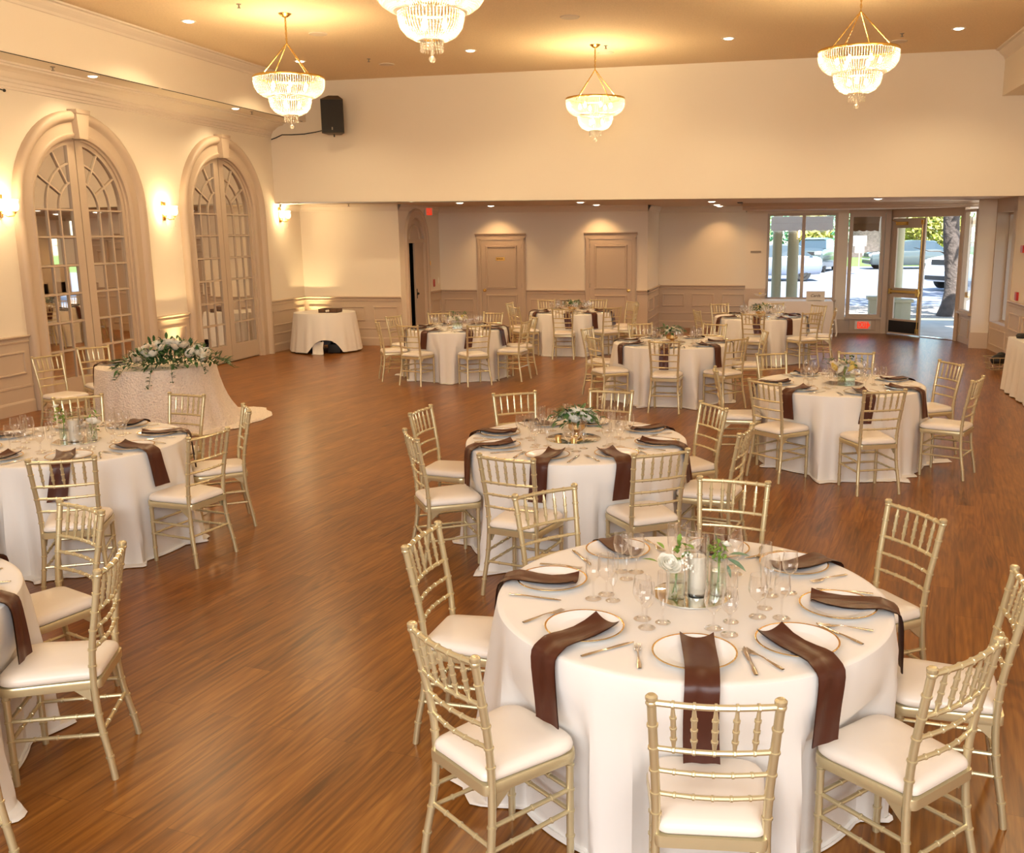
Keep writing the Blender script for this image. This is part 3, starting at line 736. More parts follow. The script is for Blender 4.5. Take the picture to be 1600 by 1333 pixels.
LOW = [(-5.86, 18.0, 'alcove downlight nearer of the pair left', 0), (-5.90, 20.25, 'alcove downlight above the left plain door', 1), (-3.60, 18.45, 'alcove downlight nearer of the pair right', 0), (-3.62, 20.3, 'alcove downlight above the right plain door', 1),
       (-1.15, 18.9, 'nearest of three downlights by the entrance', 0), (-1.18, 21.2, 'middle of three downlights by the entrance', 0), (-1.18, 22.3, 'farthest of three downlights by the entrance', 1), (1.80, 18.3, 'lone downlight before the entrance beam', 0)]
for x, y, lb, ww in LOW:
    disc_thing('recessed_light', (x, y, lowz(x)), 0.085, lb, 'ceiling light', 'alcove downlights', 'down')
    if ww: light('SPOT', 'wallwash_beam', (x, y, lowz(x)-0.03), 50 if x < -2 else 34, ALC, aim=(x+0.0, y+0.5, 1.2), spot_size=rad(100), spot_blend=0.7, shadow_soft_size=0.03)
    else: light('SPOT', 'downlight_beam', (x, y, lowz(x)-0.03), 78 if x > -2 and y > 19 else 100, ALC, rot=(0, 0, 0), spot_size=rad(145), spot_blend=0.7, shadow_soft_size=0.05)
for i, (x, y) in enumerate([(-6.42, 13.45), (-6.44, 16.05), (-2.73, 13.32), (-2.70, 16.0), (1.77, 16.27), (1.78, 13.3)]):
    m_ = MB(); m_.lathe([(0.0001, -0.008), (0.105, -0.008), (0.125, -0.012), (0.135, 0.0)], 24, (x, y, ZC)); o = m_.build('ceiling_speaker', 'lowceil')
    tag(o, 'flat round ceiling speaker '+['behind the left chandelier rod', 'near the bulkhead above the black speaker', 'between middle chandelier and top edge', 'behind the middle chandelier canopy', 'right of the right chandelier by the bulkhead', 'cut by the top edge of the photo'][i], 'speaker', 'round ceiling speakers')
for i, (x, y, z) in enumerate([(-6.55, 11.55, ZC), (-6.53, 15.5, ZC), (-2.60, 15.42, ZC), (1.75, 15.66, ZC), (-8.85, 11.0, ZS), (-8.8, 15.7, ZS), (-8.1, 17.9, lowz(-8))]):
    m_ = MB(); m_.lathe([(0.03, 0), (0.03, -0.006), (0.01, -0.01), (0.01, -0.04), (0.022, -0.045), (0.022, -0.05), (0.0001, -0.052)], 10, (x, y, z)); o = m_.build('sprinkler', 'grey')
    tag(o, 'small ceiling sprinkler head '+['near the top edge by the left chandelier', 'between left and cropped chandeliers', 'right of the middle chandelier canopy', 'right of the right chandelier rod', 'in the soffit left of its nearer light', 'in the soffit beside its farther light', 'in the low ceiling over the corner table'][i], 'sprinkler', 'sprinkler heads')

# chandeliers
def chandelier_proto():
    root = empty('chandelier', (0, 0, 0))      # origin at the ceiling
    zc = 0
    m = MB(); m.lathe([(0.0001, -0.05), (0.03, -0.045), (0.07, -0.015), (0.085, 0.0)], 20); m.build('canopy', 'brass', root)
    m = MB()
    for i in range(9):
        z = -0.05-i*0.034
        m.tube([(0.012*cos(a)*(1 if i % 2 else 0.3), 0.012*cos(a)*(0.3 if i % 2 else 1), z-0.017+0.022*sin(a)) for a in [2*pi*k/8 for k in range(8)]], 0.003, 5, closed=True)
    m.tube([(0, 0, -0.04), (0, 0, -0.36)], 0.006, 6)
    m.build('suspension_chain', 'brass', root)
    ZR = -0.80
    for k in range(4):
        a = pi/4+k*pi/2+0.3; m = MB()
        p0 = Vector((0, 0, -0.36)); p1 = Vector((0.41*cos(a), 0.41*sin(a), ZR)); n = 22
        m.tube([p0.lerp(p1, i/n) for i in range(n+1)], [0.005 if i % 2 else 0.009 for i in range(n+1)], 6)
        m.build('chain_arm', 'brass', root)
    def ring(r, z, name, h=0.02):
        m = MB(); P = []
        for i in range(48):
            a = 2*pi*i/48
            P.append([Vector((q*cos(a), q*sin(a), z+dz)) for q, dz in ((r-0.012, 0), (r+0.006, 0), (r+0.010, h*0.5), (r+0.006, h), (r-0.012, h), (r-0.012, 0))])
        m.grid(P, closed_u=True); m.build(name, 'brass', root)
    ring(0.45, ZR-0.005, 'top_ring', 0.028); ring(0.27, ZR-0.235, 'middle_ring', 0.016); ring(0.09, ZR-0.45, 'lower_ring', 0.012)
    def tier(prof, n, name, bead=0.0078):
        m = MB()
        for k in range(n):
            a = 2*pi*k/n; ca, sa = cos(a), sin(a)
            pts = []
            # resample profile to beads
            L = [0]
            for i in range(1, len(prof)): L.append(L[-1]+math.hypot(prof[i][0]-prof[i-1][0], prof[i][1]-prof[i-1][1]))
            nb = max(3, int(L[-1]/0.021)); seq = []; rr = []
            for j in range(nb*2+1):
                s = L[-1]*j/(nb*2); i = 1
                while i < len(L)-1 and L[i] < s: i += 1
                t = (s-L[i-1])/(L[i]-L[i-1]); r = prof[i-1][0]+(prof[i][0]-prof[i-1][0])*t; z = prof[i-1][1]+(prof[i][1]-prof[i-1][1])*t
                seq.append((r*ca, r*sa, z)); rr.append(bead if j % 2 else bead*0.35)
            m.tube(seq, rr, 4)
        m.build(name, 'crystal', root, smooth=False)
    tier([(0.45, ZR), (0.452, ZR-0.06), (0.44, ZR-0.12), (0.40, ZR-0.18), (0.34, ZR-0.22), (0.27, ZR-0.245)], 96, 'crystal_tier')
    tier([(0.27, ZR-0.235), (0.268, ZR-0.29), (0.25, ZR-0.36), (0.20, ZR-0.42), (0.13, ZR-0.455), (0.09, ZR-0.46)], 60, 'crystal_tier')
    tier([(0.09, ZR-0.45), (0.09, ZR-0.55)], 22, 'crystal_tier')
    m = MB(); m.sphere((0, 0, ZR-0.605), 0.028, 12, 8); m.tube([(0, 0, ZR-0.45), (0, 0, ZR-0.58)], [0.006, 0.012], 8); m.build('finial_ball', 'crystal', root)
    for k in range(6):
        a = 2*pi*k/6; m = MB(); m.lathe([(0.0001, -0.04), (0.02, -0.025), (0.024, 0), (0.012, 0.03), (0.0001, 0.045)], 8, (0.24*cos(a), 0.24*sin(a), ZR-0.10)); m.build('bulb', 'bulb', root)
    for k in range(3):
        a = 2*pi*k/3+0.4; m = MB(); m.lathe([(0.0001, -0.04), (0.02, -0.025), (0.024, 0), (0.012, 0.03), (0.0001, 0.045)], 8, (0.11*cos(a), 0.11*sin(a), ZR-0.33)); m.build('bulb', 'bulb', root)
    return root
chd = chandelier_proto(); remember(chd)
CH = [((-6.26, 12.18), 'left crystal chandelier hanging before the black wall speaker'), ((-2.75, 15.32), 'smallest looking middle crystal chandelier near the bulkhead'),
      ((0.90, 12.2), 'right crystal chandelier with its canopy cut off'), ((-2.79, 7.95), 'largest looking crystal chandelier cropped by the top edge')]
for i, ((x, y), lb) in enumerate(CH):
    if i == 0: chd.location = (x, y, ZC); tag(chd, lb, 'chandelier', 'crystal chandeliers')
    else: dup(chd, (x, y, ZC), 0, lb, 'chandelier', 'crystal chandeliers')
    light('POINT', 'chandelier_glow', (x, y, ZC-0.88), 96, WARM, shadow_soft_size=0.10)
    light('POINT', 'chandelier_glow', (x, y, ZC-0.70), 9, WARM, shadow_soft_size=0.15)

# wall sconces
def sconce(y, label):
    root = empty('wall_sconce', (XL, y, 2.50)); tag(root, label, 'wall lamp', 'brass wall sconces')
    m = MB(); m.box2((0, -0.035, -0.02), (0.02, 0.035, 0.24)); m.box2((0.0, -0.045, 0.2), (0.03, 0.045, 0.26)); m.build('backplate', 'brass', root, smooth=False, bevel=0.004)
    for s in (-1, 1):
        m = MB(); m.tube([(0.02, 0, 0.04), (0.07, s*0.05, -0.01), (0.11, s*0.11, 0.0), (0.12, s*0.12, 0.05)], 0.008, 8); m.lathe([(0.0001, -0.03), (0.018, -0.01), (0.03, 0.0), (0.02, 0.01)], 12, (0.12, s*0.12, 0.05)); m.build('lamp_arm', 'brass', root)
        m = MB(); m.lathe([(0.022, 0.06), (0.045, 0.08), (0.052, 0.12), (0.045, 0.17), (0.056, 0.20)], 16, (0.12, s*0.12, 0), cap=False); m.build('glass_shade', 'shade', root)
        m = MB()
        for k in range(5): m.sphere((0.12, s*0.12, -0.03-k*0.02), 0.008, 6, 4)
        for k in range(10): m.sphere((0.12+0.015*sin(k), s*(0.12-k*0.02), -0.09-0.06*sin(pi*k/10)), 0.006, 6, 4)
        m.build('crystal_swag', 'glass', root)
    light('POINT', 'sconce_glow', (XL+0.14, y, 2.66), 21, WARM, shadow_soft_size=0.06)
sconce(10.46, 'brass twin sconce at the left photo edge'); sconce(13.82, 'brass twin sconce between the two arches'); sconce(17.55, 'brass twin sconce right of the farther arch')
# uplights
for (x, y), lb, e in (((-9.18, 13.80), 'small black floor uplight between the arches', 17), ((-9.15, 18.12), 'small black floor uplight in the corner behind the round table', 17)):
    root = empty('floor_uplight', (x, y, 0)); tag(root, lb, 'lamp', 'floor uplights')
    m = MB(); m.lathe([(0.075, 0.0), (0.075, 0.01), (0.055, 0.012), (0.055, 0.15), (0.06, 0.16), (0.05, 0.16), (0.045, 0.13), (0.0001, 0.13)], 18); m.build('lamp_can', 'black', root)
    m = MB(); m.lathe([(0.0001, 0.135), (0.044, 0.135)], 16, cap=False); m.build('lamp_lens', 'down', root)
    light('SPOT', 'uplight_beam', (x, y, 0.18), e*9, (1.0, 0.74, 0.36), aim=(x-0.16 if y < 16 else x+0.02, y if y < 16 else y+0.18, 2.0), spot_size=rad(62), spot_blend=0.9, shadow_soft_size=0.03)

# black speaker on the bulkhead and its cable
root = empty('wall_speaker', (-8.02, YB-0.10, 4.05), rad(19)); tag(root, 'black trapezoid loudspeaker mounted high on the bulkhead wall', 'speaker')
m = MB(); hw = 0.205; h = 0.60
pts = [(-hw, -0.36), (hw, -0.36), (0.12, -0.06), (-0.12, -0.06)]
m.add([(x, y, z) for z in (0, h) for x, y in pts], [(0, 1, 2, 3), (4, 7, 6, 5), (0, 4, 5, 1), (1, 5, 6, 2), (2, 6, 7, 3), (3, 7, 4, 0)])
m.add([(-hw, -0.36, h), (hw, -0.36, h), (0.12, -0.06, h), (-0.12, -0.06, h), (-0.07, -0.24, h+0.075), (0.11, -0.24, h+0.075), (0.09, -0.10, h+0.075), (-0.05, -0.10, h+0.075)], [(0, 1, 5, 4), (1, 2, 6, 5), (2, 3, 7, 6), (3, 0, 4, 7), (4, 5, 6, 7)])
m.build('cabinet', 'speaker_top', root, smooth=False, bevel=0.008)
m = MB(); m.box2((-hw+0.012, -0.374, 0.012), (hw-0.012, -0.361, h-0.012)); m.build('grille', 'speaker', root, smooth=False, bevel=0.004)
m = MB(); m.box2((-0.02, -0.376, 0.06), (0.0, -0.374, 0.11)); m.build('badge', 'grey', root, smooth=False)
m = MB(); m.box2((-0.05, -0.07, 0.2), (0.05, 0.02, 0.4)); m.tube([(0, -0.2, -0.05), (0, -0.2, 0.02)], 0.012, 8); m.build('wall_bracket', 'black', root, smooth=False)
m = MB(); m.tube([(XL+0.03, YB-0.03, 4.02), (-9.28, YB-0.012, 4.05), (-9.15, YB-0.012, 4.10), (-8.95, YB-0.012, 4.095), (-8.7, YB-0.012, 4.10), (-8.45, YB-0.012, 4.13), (-8.15, YB-0.08, 4.17)], 0.010, 6)
tag(m.build('speaker_cable', 'black'), 'thin black cable running from the corner to the wall speaker', 'cable')
m = MB(); m.sphere((XL+0.05, 10.58, 4.03), 0.02, 8, 6); m.sphere((XL+0.05, 10.72, 4.02), 0.02, 8, 6); m.tube([(XL+0.05, 10.58, 4.03), (XL+0.05, 10.72, 4.02)], 0.008, 6)
tag(m.build('cornice_clip', 'black'), 'small dark twin clip under the left cornice', 'clip')

# signs
def exit_sign(F, u, v, w_, wd, ht, label, arrow=False):
    o = MB(); fbox(o, F, u-wd/2, u+wd/2, v-ht/2, v+ht/2, w_, w_+0.03); o = o.build('exit_sign', 'exitw', smooth=False); tag(o, label, 'exit sign', None)
    p = MB(); rw = wd*0.68
    us = [u-rw/2, u+rw/2]
    vs = [F(us[0], v-ht*.42, w_+0.031), F(us[1], v-ht*.42, w_+0.031), F(us[1], v+ht*.42, w_+0.031), F(us[0], v+ht*.42, w_+0.031)]
    p.add(vs, [(0, 1, 2, 3)])
    if arrow: p.add([F(us[1]+0.001, v-ht*.3, w_+0.031), F(us[1]+wd*0.12, v, w_+0.031), F(us[1]+0.001, v+ht*.3, w_+0.031)], [(0, 1, 2)])
    p.build('lit_panel', 'exitr', o, smooth=False)
    me = text_mb('EXIT', ht*0.78); me.materials.append(MT['exitw'])
    R = Matrix((F.u, Vector((0, 0, 1)), F.n)).transposed().to_4x4(); R.translation = F(u, v, w_+0.034)
    xs = [v_.co.x for v_ in me.vertices]; ys = [v_.co.y for v_ in me.vertices]
    me.transform(R @ Matrix.Diagonal((rw*0.82/(max(xs)-min(xs)), ht*0.60/(max(ys)-min(ys)), 1, 1)))
    link('lettering', me, o)
exit_sign(FW, 1.995, 0.18, 0.012, 0.34, 0.18, 'low red and white EXIT sign with arrow beneath the narrow window', True)
FDe = Frame((-7.28, 0, 0), (0, -1, 0), (1, 0, 0))
FX = Frame((-7.12, 20.0, 0), (0.5, -0.86, 0), (0.86, 0.5, 0))
FX = Frame((-7.22, 19.98, 0), Vector((0.35, 0.94, 0)), Vector((0.94, -0.35, 0)))
exit_sign(FX, 0.0, 2.70, 0.0, 0.26, 0.17, 'red EXIT sign high on the wall beside the small arch')
def plate(name, F, u, v, wd, ht, m, label, cat, w_=0.0, t=0.015):
    p = MB(); fbox(p, F, u-wd/2, u+wd/2, v-ht/2, v+ht/2, w_, w_+t); o = p.build(name, m, smooth=False, bevel=0.002); tag(o, label, cat); return o
plate('wall_plaque', FD, 20.12, 1.61, 0.10, 0.09, 'brass', 'tiny brass plaque on the wall beside the small arch', 'plaque', 0.0)
plate('fire_alarm', FD, 20.36, 1.17, 0.09, 0.16, 'red', 'red fire alarm pull beside the small arched doorway', 'fire alarm')
plate('thermostat', FD, 20.66, 1.21, 0.07, 0.13, 'exitw', 'white thermostat right of the alarm near the alcove corner', 'thermostat')
plate('wall_plaque', FW, -0.35, 1.78, 0.23, 0.04, 'grey', 'narrow grey plaque on the pier left of the entrance window', 'plaque', 0.22)
FRW = Frame((XR, 0, 0), (0, 1, 0), (-1, 0, 0))
plate('fire_strobe', FRW, 17.5, 1.89, 0.16, 0.12, 'red', 'red fire strobe on the right wall, upper of two', 'fire alarm', 0, 0.04)
plate('fire_alarm', FRW, 17.65, 1.10, 0.12, 0.14, 'red', 'red fire alarm pull on the right wall, lower of two', 'fire alarm', 0, 0.04)
m = MB(); m.box2((-0.70, 19.6, lowz(-0.6)-0.012), (-0.60, 20.1, lowz(-0.6)-0.001)); tag(m.build('ceiling_vent', 'black', smooth=False), 'dark slot vent in the low ceiling near the entrance', 'vent')
#@@PART2
# ================================================================== CHAIRS
POSTP = [(0.0, 0.192, -0.030), (0.10, 0.186, -0.016), (0.22, 0.176, 0.006), (0.30, 0.170, 0.016), (0.45, 0.165, 0.022), (0.60, 0.168, 0.010), (0.75, 0.176, -0.017), (0.905, 0.184, -0.046)]
def post_at(z):
    for i in range(len(POSTP)-1):
        a, b = POSTP[i], POSTP[i+1]
        if z <= b[0] or i == len(POSTP)-2:
            t = (z-a[0])/(b[0]-a[0])
            # smooth by catmull
            p0 = POSTP[max(0, i-1)]; p3 = POSTP[min(len(POSTP)-1, i+2)]
            def cr(k):
                m1 = (b[k]-p0[k])/(b[0]-p0[0])*(b[0]-a[0]); m2 = (p3[k]-a[k])/(p3[0]-a[0])*(b[0]-a[0])
                t2, t3 = t*t, t*t*t
                return (2*t3-3*t2+1)*a[k]+(t3-2*t2+t)*m1+(-2*t3+3*t2)*b[k]+(t3-t2)*m2
            return cr(1), cr(2)
def ringed(mb, fn, L, r, rings, rr=1.30, n=8, step=0.12, ends=None):
    """fn(s)->point for s in 0..L; rings at the given s"""
    S = set([0.0, L]); k = max(2, int(L/step)+1)
    for i in range(k+1): S.add(L*i/k)
    pts = [(s, r) for s in S if not any(abs(s-q) < 0.008 for q in rings)]
    for q in rings: pts += [(q-0.005, r), (q-0.0035, r*rr), (q+0.0035, r*rr), (q+0.005, r)]
    pts = sorted([p for p in pts if -1e-9 <= p[0] <= L+1e-9])
    if ends: pts = [(s, rad_*(ends+(1-ends)*min(1, min(s, L-s)/(0.25*L)))) for s, rad_ in pts]
    mb.tube([fn(s) for s, _ in pts], [q for _, q in pts], n)
def chair_proto():
    root = empty('chiavari_chair')
    for s in (-1, 1):
        m = MB()
        fn = lambda z, s=s: (s*post_at(z)[0], post_at(z)[1], z)
        ringed(m, fn, 0.895, 0.0142, [0.10, 0.20, 0.285, 0.50, 0.572, 0.655, 0.735, 0.815], 1.24, 10, 0.06)
        x, y = post_at(0.895)
        m.lathe([(0.0135, -0.012), (0.0175, -0.006), (0.0175, 0.0), (0.0155, 0.003), (0.0185, 0.008), (0.0185, 0.018), (0.012, 0.024), (0.0001, 0.025)], 10, (s*x, y, 0.895))
        m.build('back_post', 'gold', root)
        m = MB(); fl = lambda z, s=s: (s*0.171, 0.36, z)
        ringed(m, fl, 0.425, 0.0138, [0.10, 0.20, 0.285, 0.38], 1.24, 10, 0.3); m.build('front_leg', 'gold', root)
    def rail(z, r, nr, name, bow=0.02):
        x, y = post_at(z); m = MB(); L = 2*x
        fn = lambda q: (q-x, y-bow*sin(pi*q/L), z)
        ringed(m, fn, L, r, [L*(i+1)/(nr+1) for i in range(nr)], 1.3, 8, 0.06); m.build(name, 'gold', root)
    rail(0.893, 0.0105, 5, 'top_rail'); rail(0.735, 0.0088, 5, 'back_rail'); rail(0.655, 0.0080, 5, 'back_rail'); rail(0.572, 0.0080, 5, 'back_rail')
    for k in range(5):
        t = (k+1)/6; xa, ya = post_at(0.735); xb, yb = post_at(0.893)
        a = Vector((-xa+2*xa*t, ya-0.02*sin(pi*t), 0.735)); b = Vector((-xb+2*xb*t, yb-0.02*sin(pi*t), 0.888)); L = (b-a).length
        m = MB(); ringed(m, lambda q, a=a, b=b, L=L: a.lerp(b, q/L), L, 0.0085, [L*0.26, L*0.5, L*0.74], 1.3, 8, 0.03, ends=0.55); m.build('spindle', 'gold', root)
    def stretch(p, q, name, nr=3, r=0.0085):
        p, q = Vector(p), Vector(q); L = (q-p).length; m = MB()
        ringed(m, lambda s: p.lerp(q, s/L), L, r, [L*(i+1)/(nr+1) for i in range(nr)], 1.3, 8, 0.2); m.build(name, 'gold', root)
    for z in (0.20, 0.285):
        x, y = post_at(z)
        for s in (-1, 1): stretch((s*x, y, z), (s*0.171, 0.36, z), 'side_stretcher')
        stretch((-0.171, 0.36, z+0.0), (0.171, 0.36, z+0.0), 'front_stretcher', 2)
    x, y = post_at(0.215); stretch((-x, y, 0.215), (x, y, 0.215), 'rear_stretcher')
    # seat frame
    def outline(sx, y0, y1, wr, wf, n=6, rc=0.05):
        pts = []
        cs = [(-wr, y0), (wr, y0), (wf, y1), (-wf, y1)]
        rcs = [rc*0.5, rc*0.5, rc*1.3, rc*1.3]
        for i in range(4):
            p = Vector(cs[i]); a = (Vector(cs[i-1])-p).normalized(); b = (Vector(cs[(i+1) % 4])-p).normalized(); rr = rcs[i]
            for k in range(n+1):
                t = k/n; p1 = p+a*rr; p2 = p+b*rr
                pts.append(p1*(1-t)**2+p*2*t*(1-t)+p2*t**2)
        return pts
    m = MB(); o = outline(1, -0.006, 0.392, 0.168, 0.197); inn = outline(1, 0.025, 0.36, 0.14, 0.168)
    P = [[(p.x, p.y, 0.400), (p.x*1.012, p.y, 0.41), (p.x*1.012, p.y, 0.43), (p.x*0.99, p.y, 0.437), (q.x, q.y, 0.437), (q.x, q.y, 0.400)] for p, q in zip(o, inn)]
    m.grid(P, closed_u=True); m.add([P[i][4] for i in range(len(P))], [tuple(range(len(P)))])
    for s in (-1, 1):
        m.add([(s*0.152, 0.036, 0.40), (s*0.152, 0.10, 0.40), (s*0.152, 0.036, 0.345), (s*0.172, 0.036, 0.40), (s*0.172, 0.10, 0.40), (s*0.170, 0.036, 0.345)], [(0, 1, 2), (3, 5, 4), (0, 3, 4, 1), (1, 4, 5, 2), (2, 5, 3, 0)])
    m.build('seat_frame', 'gold', root)
    # cushion
    m = MB(); o = outline(1, 0.0, 0.398, 0.160, 0.199, 7, 0.075); P = []
    c = Vector((0, 0.2))
    prof = [(0.96, 0.438), (1.0, 0.446), (1.005, 0.455), (0.99, 0.466), (0.95, 0.476), (0.86, 0.484), (0.6, 0.490), (0.3, 0.492), (0.001, 0.493)]
    for p in o: P.append([((c+(p-c)*k).x, (c+(p-c)*k).y, z) for k, z in prof])
    m.grid(P, closed_u=True); m.build('seat_cushion', 'pad', root)
    return root

# ================================================================== TABLES AND SEATS (from the plan)
TBL = {  # centre, seats: (angle, radius of the back) , twist
 'A': dict(c=(-0.28, 3.75), seats=[(-82, 1.19, -83), (-128, 1.20, -127), (174, 1.21, 177), (-38, 1.17, -42), (-1, 1.24, -6), (43, 1.35, 34), (85, 1.36, 82), (131, 1.27, 136)]),
 'B': dict(c=(-1.34, 6.66), seats=[(-98, 1.27, -103), (-53, 1.20, -56), (-144, 1.22, -146), (172, 1.26, 175), (125, 1.29, 123), (88, 1.30, 84), (38, 1.19, 35), (-8, 1.22, -12)]),
 'C': dict(c=(-4.96, 5.94), seats=[(-9, 1.27, -11), (37, 1.24, 37), (84, 1.27, 81), (126, 1.24, 134), (-53, 1.32, -62), (-98, 1.26, -100), (-143, 1.26, -143), (173, 1.26, 173)]),
 'D': dict(c=(-3.76, 2.88), seats=[(69, 1.20, 69), (23, 1.19, 22), (-24, 1.27, -26)]),
 'E': dict(c=(0.68, 9.62), seats=[(-78, 1.34, -68), (-23, 1.26, -25), (29, 1.28, 27), (-127, 1.18, -132), (191, 1.20, 186), (120, 1.30, 122), (79, 1.36, 86)]),
 'F': dict(c=(-1.28, 13.0), seats=[(-89, 1.22, -92), (-138, 1.25, -142), (168, 1.25, 166), (118, 1.24, 118), (66, 1.24, 66), (-42, 1.20, -43), (8, 1.24, 10)]),
 'G': dict(c=(-4.85, 14.55), seats=[(-108, 1.22, -104), (-56, 1.22, -50), (-148, 1.25, -150), (164, 1.25, 162), (122, 1.25, 120), (78, 1.24, 75), (22, 1.24, 30), (-14, 1.26, -8)]),
 'H': dict(c=(-3.68, 17.95), seats=[(-86, 1.24, -84), (-42, 1.24, -48), (-136, 1.25, -136), (176, 1.25, 176), (126, 1.24, 126), (76, 1.24, 76), (32, 1.25, 40), (-6, 1.27, -2)]),
 'I': dict(c=(-0.16, 17.2), seats=[(-95, 1.24, -98), (-48, 1.24, -55), (-148, 1.25, -158), (128, 1.24, 122), (80, 1.24, 82), (35, 1.24, 40), (-10, 1.26, -6)]),
}
TNAME = {'A': 'the foremost table', 'B': 'the leafy-bouquet middle table', 'C': 'the left candle table', 'D': 'the left-edge table',
         'E': 'the yellow-rose right table', 'F': 'the centre rear table', 'G': 'the far left table', 'H': 'the rear two-door table', 'I': 'the far window-side table'}
TGRP = {'A': 'foremost table', 'B': 'middle table', 'C': 'left table', 'D': 'left edge table', 'E': 'right table', 'F': 'centre rear table', 'G': 'far left table', 'H': 'farthest table', 'I': 'far right table'}
SN = ['nearest', 'near right', 'right', 'far right', 'farthest', 'far left', 'left', 'near left']
def seat_names(c, seats):
    base = math.degrees(math.atan2(-c[1], -c[0]))
    rel = [((a-base+720) % 360) for a, _, _ in seats]
    best = None; n = len(seats)
    order = sorted(range(n), key=lambda i: rel[i]); names = [None]*n; used = set()
    for i in sorted(range(n), key=lambda i: abs((rel[i]/45)-round(rel[i]/45))):
        k = int(round(rel[i]/45)) % 8
        for d in (0, 1, -1, 2, -2, 3, -3, 4):
            if (k+d) % 8 not in used: used.add((k+d) % 8); names[i] = SN[(k+d) % 8]; break
    return names
RT = 0.79; HT = 0.76
chair0 = chair_proto(); remember(chair0); first = [True]
def place_chair(x, y, rz, label, group):
    if first[0]:
        chair0.location = (x, y, 0); chair0.rotation_euler = (0, 0, rz); tag(chair0, label, 'chair', group); first[0] = False; return chair0
    return dup(chair0, (x, y, 0), rz, label, 'chair', group)
SPECIAL = {('A', 'nearest'): 'gold chair seen squarely from behind, nearest place of the foremost table'}
for k, T in TBL.items():
    T['names'] = seat_names(T['c'], T['seats'])
    for (a, r, tw), nm in zip(T['seats'], T['names']):
        cx, cy = T['c']; ux, uy = cos(rad(a)), sin(rad(a)); tx, ty = cos(rad(tw)), sin(rad(tw))
        mx, my = cx+ux*r, cy+uy*r                       # middle of the post tops
        ox, oy = mx-tx*0.046, my-ty*0.046               # chair origin
        rz = rad(tw)+pi/2                               # chair's +y looks towards the table
        lb = SPECIAL.get((k, nm), 'gold chair with ivory seat, %s place of %s' % (nm, TNAME[k]))
        place_chair(ox, oy, rz, lb, 'chairs at the '+TGRP[k])

# ---- cloth
def cloth_mesh(seed, c, seats, R=RT, H=HT, flare=0.13, nf=15, broad=False):
    rnd = random.Random(seed); N = 192
    ph = [rnd.uniform(0, 2*pi) for _ in range(6)]
    lims = []
    for a, r, tw in seats: lims.append((rad(a), max(0.64, r-0.462)))
    prof = [0.0, 0.04, 0.10, 0.2, 0.3, 0.4, 0.5, 0.58, 0.65, 0.70, 0.735, 0.752, 0.757]
    P = []
    for i in range(N):
        th = 2*pi*i/N; col = []
        fold = sin(nf*th+ph[0]+1.1*sin(3*th+ph[1]))*0.7+sin((nf*2-5)*th+ph[2]+1.4*sin(2*th+ph[3]))*0.4+sin(7*th+ph[4])*0.35
        if broad: fold = 0.55*sin(9*th+ph[0]+1.2*sin(3*th+ph[1]))+0.5*max(0, sin(5*th+ph[4]))**3+0.25*sin(19*th+ph[2])
        fold2 = max(0, fold)
        for t in (0.0001, 0.3, 0.7, 0.9, 0.97): col.append((R*t, H))
        col.append((R-0.004, H-0.001)); col.append((R+0.002, H-0.006)); col.append((R+0.005, H-0.02))
        lim = 9
        for la, lr in lims:
            d = abs((th-la+pi) % (2*pi)-pi)
            w_ = 0.19/lr
            q = lr+max(0, (d-w_))*1.6 if d > w_*0.9 else lr
            lim = min(lim, q)
        for d in prof[2:-2]+[0.744]:
            if d < 0.04: continue
            s = d/H
            r = R+0.006+flare*(s**1.35)*(0.62+0.38*sin(3*th+ph[5]))+fold*(0.004+0.044*s**0.8)
            r = max(r, R+0.002-0.05*s)
            if d > 0.17:
                k = min(1, (d-0.17)/0.10)
                if r > lim: r = r*(1-k)+max(lim, 0.64)*k
            col.append((r, H-d))
        # pooled hem
        r, z = col[-1]
        ex = 0.05+0.09*fold2*(1 if lim > r+0.04 else 0.2)+0.02*rnd.random()
        ex = min(ex, max(0.015, lim-r+0.02))
        col.append((r+ex*0.5, 0.010+0.016*fold2)); col.append((r+ex*0.8, 0.012+0.020*fold2*abs(sin(9*th)))); col.append((r+ex, 0.005))
        P.append([(rr*cos(th), rr*sin(th), z) for rr, z in col])
    return P
def smooth_cols(P, it=2, start=8):
    n = len(P)
    for _ in range(it):
        Q = [list(c) for c in P]
        for i in range(n):
            for j in range(start, len(P[0])):
                a, b, c = P[i-1][j], P[i][j], P[(i+1) % n][j]
                Q[i][j] = tuple((a[k]+6*b[k]+c[k])/8 for k in range(3))
        P = Q
    return P
tabproto = None
CL = {'A': 'smooth ivory floor-length tablecloth on the foremost table', 'B': 'ivory floor-length tablecloth under the leafy white bouquet', 'C': 'ivory floor-length tablecloth on the left candle table', 'D': 'ivory tablecloth cut off by the left edge, hem spilling rightwards',
      'E': 'ivory tablecloth on the right table with yellow roses', 'F': 'ivory tablecloth on the centre rear table', 'G': 'ivory tablecloth on the far left table', 'H': 'ivory tablecloth on the farthest table near the two doors', 'I': 'ivory tablecloth on the far right table by the window'}
